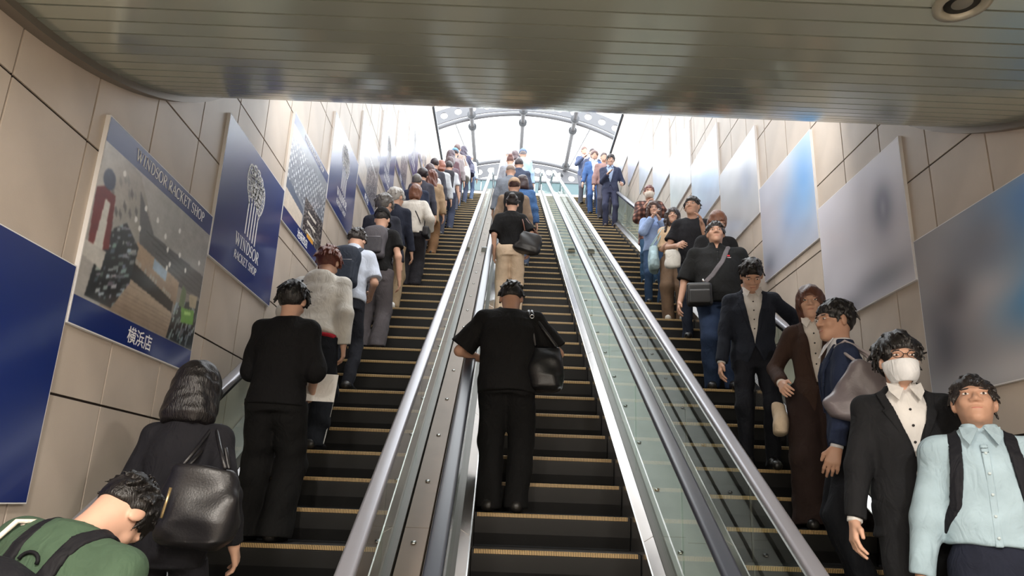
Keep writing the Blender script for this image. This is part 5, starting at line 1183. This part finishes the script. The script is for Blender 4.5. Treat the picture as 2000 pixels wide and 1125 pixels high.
PP['R12'] = person(y=15.72, label='man in navy suit reading a phone with a hand on the rail', yaw=174, lean=2, nod=18, turn=8, det=2, face=True, w=1.08, top={'kind': 'jacket', 'rgb': (60, 64, 84), 'inner': (158, 172, 196), 'hem': 0.8, 'button': 1.0, 'low': 0.08}, bottom={'rgb': (58, 60, 80)}, hair=('short', (44, 34, 34)), hands={1: (0.06, 0.27, 1.16), -1: (-0.25, 0.16, 0.98)}, pole={-1: (-0.25, -1, 0)}, shoes=(60, 46, 42), x=2.34, H=1.86)
PP['R13'] = person(y=17.47, label='man in bright blue suit and open pale shirt', yaw=176, lean=0, nod=2, det=3, face=True, w=1.08, top={'kind': 'jacket', 'rgb': (74, 104, 154), 'inner': (206, 222, 240), 'hem': 0.78, 'button': 0.92, 'low': 0.09}, bottom={'rgb': (72, 98, 146)}, hair=('fluffy', (112, 86, 82)), x=2.182, H=1.86)
PP['R14'] = person(y=18.52, label='dark-haired man behind the blue suit', yaw=180, det=3, top={'kind': 'jacket', 'rgb': (84, 90, 112), 'inner': (210, 214, 224), 'hem': 0.8}, bottom={'rgb': (70, 74, 92)}, hair=('short', (76, 64, 66)), x=2.256, H=1.86)
PP['R15'] = person(y=19.22, label='man in grey trousers holding up a phone at the top of the right stairs', yaw=190, det=3, lean=0, nod=4, top={'kind': 'jacket', 'rgb': (92, 102, 130), 'inner': (196, 204, 220), 'hem': 0.82}, bottom={'rgb': (112, 112, 122)}, hair=('short', (124, 98, 90)), hands={1: (0.1, 0.3, 1.26)}, x=2.1, H=1.86)
PP['R16'] = person(y=16.77, label='person half hidden behind the navy suit', yaw=180, det=3, w=0.95, top={'kind': 'long', 'rgb': (150, 120, 116), 'loose': 0.02, 'sleeve': 1.9}, bottom={'rgb': (84, 82, 92)}, hair=('short', (92, 74, 72)), x=2.34, H=1.86)
# ------------------------------------------------------------------ what they carry
bp_ = backpack(PP['L1'], 'black backpack with small charms on the back of the green shirt', (24, 24, 28), w=.14, h=.19, zc=1.09)
def charm(p, E, pts, rgb, r):
    o = build(MB().tube([tuple(p.T(q)) for q in pts], r, 8), 'charm', cloth(rgb, .6, 'charm'), E, True); place(o, E)
charm(PP['L1'], bp_, [(-.02, -.318, 1.16), (-.05, -.325, 1.08)], (236, 228, 220), .006)
charm(PP['L1'], bp_, [(.02, -.32, 1.24), (.0, -.33, 1.20), (-.01, -.33, 1.15)], (214, 206, 214), .006)
charm(PP['L1'], bp_, [(-.01, -.335, 1.15), (-.02, -.34, 1.10)], (200, 48, 52), .016)
charm(PP['L1'], bp_, [(-.06, -.335, 1.12), (-.08, -.34, 1.04)], (236, 226, 214), .020)
tw = carried(PP['L1'], 'tote_bag', 'white corded tote hanging from the shoulder of the green shirt', 'bag', (-.30, -.05, .70), 'bags carried by riders')
for dy in (-.05, .05):
    q = [(-.30, -.08 + dy, .98), (-.24, -.09 + dy*.7, 1.20), (-.165, -.085 + dy*.3, 1.41), (-.15, .0, 1.448), (-.17, .09, 1.36), (-.27, .12, 1.0)]
    place(build(MB().tube([tuple(PP['L1'].T(v)) for v in q], .0085, 8), 'cord', cloth((226, 214, 202), .7, 'cord'), tw, True), tw)
F_ = Field(); F_.rbox(PP['L1'].T((-.32, .02, .86)), (.05, .16, .17), .03); place(realise(F_, 'bag_body', cloth((222, 214, 204), .8, 'bag'), .011, tw, (.004, 16, 3)), tw)
tote(PP['L2'], 'large soft black leather bag on the shoulder of the dark-suited woman', (26, 25, 28), PP['L2'].T((.135, -.01, 1.415)), (.19, -.19, 1.07), (.15, .085, .17), soft=.06)
pz = carried(PP['L2'], 'zip_charm', 'pale zip puller hanging on the black leather bag', 'charm', (.09, -.29, 1.02)); place(build(MB().tube([(.10, -.295, 1.14), (.085, -.305, 1.02)], .006, 8), 'puller', mat('brass', (200, 176, 130), .3, metal=.8), pz, True), pz)
pa = carried(PP['L3'], 'paper_sheet', 'white sheet of paper in the hand of the person in black', 'paper', (.14, .33, 1.02)); place(build(MB().hexa([(.10,.26,.92),(.30,.30,.92),(.30,.302,.92),(.10,.262,.92),(.10,.31,1.12),(.30,.35,1.12),(.30,.352,1.12),(.10,.312,1.12)]), 'sheet', cloth((225, 224, 222), .8, 'paper'), pa), pa)
for nm, sd in (('L4', 1),):
    p = PP[nm]; pts = [p.J[sd][3] + (.085, .0, .02), p.J[sd][4] + (.085, -.01, 0), p.J[sd][6] + (.085, -.03, .06)]
    conform(p.Q, segs_fn(pts, .006), np.min(pts, 0) - .05, np.max(pts, 0) + .05, -.002, .007, 'side_piping', cloth((214, 214, 214), .7), .006, p.root)
backpack(PP['L5'], 'navy backpack on the pale blue shirt', (44, 51, 64), w=.135, h=.21, zc=1.16)
backpack(PP['L6'], 'grey drawstring backpack on the man in the black cap', (88, 86, 92), w=.13, h=.19, zc=1.19, pocket=True, rgb2=(74, 73, 78))
E9 = carried(PP['L9'], 'crossbody_bag', 'thin black crossbody bag on the woman in white knit', 'bag', tuple(PP['L9'].T((.22, -.02, .80))), 'bags carried by riders')
strap_on(PP['L9'], E9, [(-.06, -.08, 1.40), (.06, -.14, 1.2), (.17, -.10, .98)], .012, leather((30, 28, 30)))
F_ = Field(); F_.rbox(PP['L9'].T((.23, -.03, .90)), (.05, .11, .08), .03); place(realise(F_, 'bag_body', leather((34, 33, 38)), .014, E9), E9)
tote(PP['L11'], 'dark shoulder bag beside the tan coat', (48, 46, 54), PP['L11'].T((-.14, -.01, 1.41)), (-.27, -.06, 1.0), (.07, .15, .15))
backpack(PP['L16'], 'black backpack high in the left queue', (52, 50, 56), w=.15, h=.22)
tote(PP['L20'], 'white tote bag hanging beside the taupe coat', (222, 218, 216), PP['L20'].T((.15, -.01, 1.41)), (.27, -.06, .92), (.08, .15, .18), leatherlike=False)
tote(PP['L21'], 'navy shoulder bag at the head of the left queue', (66, 66, 92), PP['L21'].T((.14, -.01, 1.41)), (.26, -.06, .98), (.08, .14, .16))
tote(PP['C1'], 'black shoulder bag with metal ring on the heavy man in black', (19, 19, 21), PP['C1'].T((.15, -.02, 1.43)), (.27, -.02, 1.0), (.12, .11, .17), strap_r=.014, soft=.07)
rg = carried(PP['C1'], 'strap_ring', 'small steel ring on the black shoulder strap', 'ring', (.16, -.1, 1.36)); place(build(MB().tube([tuple(PP['C1'].T((.165 + .014*math.cos(2*math.pi*k/16), -.118, 1.36 + .014*math.sin(2*math.pi*k/16)))) for k in range(17)], .003, 6), 'ring', CHROME, rg, True), rg)
tote(PP['C2'], 'black tote with brown handles on the woman in beige trousers', (24, 23, 24), PP['C2'].T((.135, -.01, 1.42)), (.24, -.14, .96), (.16, .075, .155), rgb2=(110, 70, 56), lean=18, soft=.05)
backpack(PP['C3'], 'black backpack on the taupe jacket', (27, 25, 27), w=.14, h=.22, zc=1.17)
backpack(PP['R1'], 'dark backpack worn by the man in the pale blue shirt', (25, 26, 32), w=.15, h=.22)
tote(PP['R3'], 'large grey leather tote on the shoulder of the blue-jacketed man', (112, 104, 108), PP['R3'].T((-.15, -.01, 1.425)), (-.27, -.07, 1.13), (.08, .19, .165), rgb2=(150, 142, 144), soft=.05)
tote(PP['R4'], 'small beige bag hanging beside the woman in brown', (196, 178, 156), PP['R4'].T((.14, 0, 1.41)), (.27, .06, .74), (.05, .09, .12), leatherlike=False, strap=False)
E6 = carried(PP['R6'], 'crossbody_bag', 'black crossbody bag with grey strap on the man in the polo shirt', 'bag', (.22, .17, .80), 'bags carried by riders')
strap_on(PP['R6'], E6, [(-.12, -.02, 1.43), (-.10, .09, 1.40), (-.04, .16, 1.25), (.06, .19, 1.10), (.14, .18, 1.02)], .023, cloth((104, 100, 104), .7, 'strap'))
F_ = Field(); F_.rbox((.19, .21, .90), (.12, .045, .115), .03); place(realise(F_, 'bag_body', leather((27, 27, 29)), .0105, E6), E6)
F_ = Field(); F_.rbox((.19, .26, .87), (.10, .014, .07), .012); place(realise(F_, 'front_pocket', leather((32, 32, 34)), .008, E6), E6)
place(build(MB().tube([(.145, .215, 1.02), (.155, .215, 1.05)], .012, 10), 'buckle', CHROME, E6, True), E6)
c_ = PP['R6'].T((-.10, .16, 1.30))
for nm, rgb, du, dz, hu, hz in (('logo_mark', (214, 60, 66), 0, .012, .016, .008), ('logo_lettering', (228, 214, 216), 0, -.008, .026, .004)):
    conform(PP['R6'].A, lambda X, Y, Z, du=du, dz=dz, hu=hu, hz=hz: np.maximum(np.maximum(np.abs(X - c_[0] - du) - hu, np.abs(Z - c_[2] - dz) - hz), -Y), c_ - (.06, .14, .05), c_ + (.06, .12, .05), -.002, .0065, nm, cloth(rgb, .7, 'logo'), .0045, PP['R6'].root)
tote(PP['R8'], 'white cloth tote held by the man in the black tee', (206, 204, 198), PP['R8'].T((.1, .1, 1.4)), (.24, .20, .90), (.09, .04, .12), leatherlike=False, strap=False)
tote(PP['R9'], 'pale blue cloth tote hanging from the shoulder of the beige knit top', (172, 198, 206), PP['R9'].T((.135, 0, 1.415)), (.28, .06, .93), (.07, .17, .19), leatherlike=False)
phone(PP['R9'], -1, 'phone held by the woman in the beige knit top', (210, 196, 190))
phone(PP['R10'], 1, 'phone held up by the woman in the blue shirt', (200, 190, 190))
phone(PP['R12'], 1, 'dark phone read by the man with a hand on the rail')
phone(PP['R15'], 1, 'dark phone held up at the top of the right stairs')
wt_ = PP['R12'].J[-1]; w_ = wt_[1] + (wt_[2] - wt_[1])*.97
build(MB().tube([tuple(w_ + unit(wt_[2]-wt_[1])*q) for q in (-.012, .012)], .036, 14), 'wrist_watch', CHROME, PP['R12'].root, True)
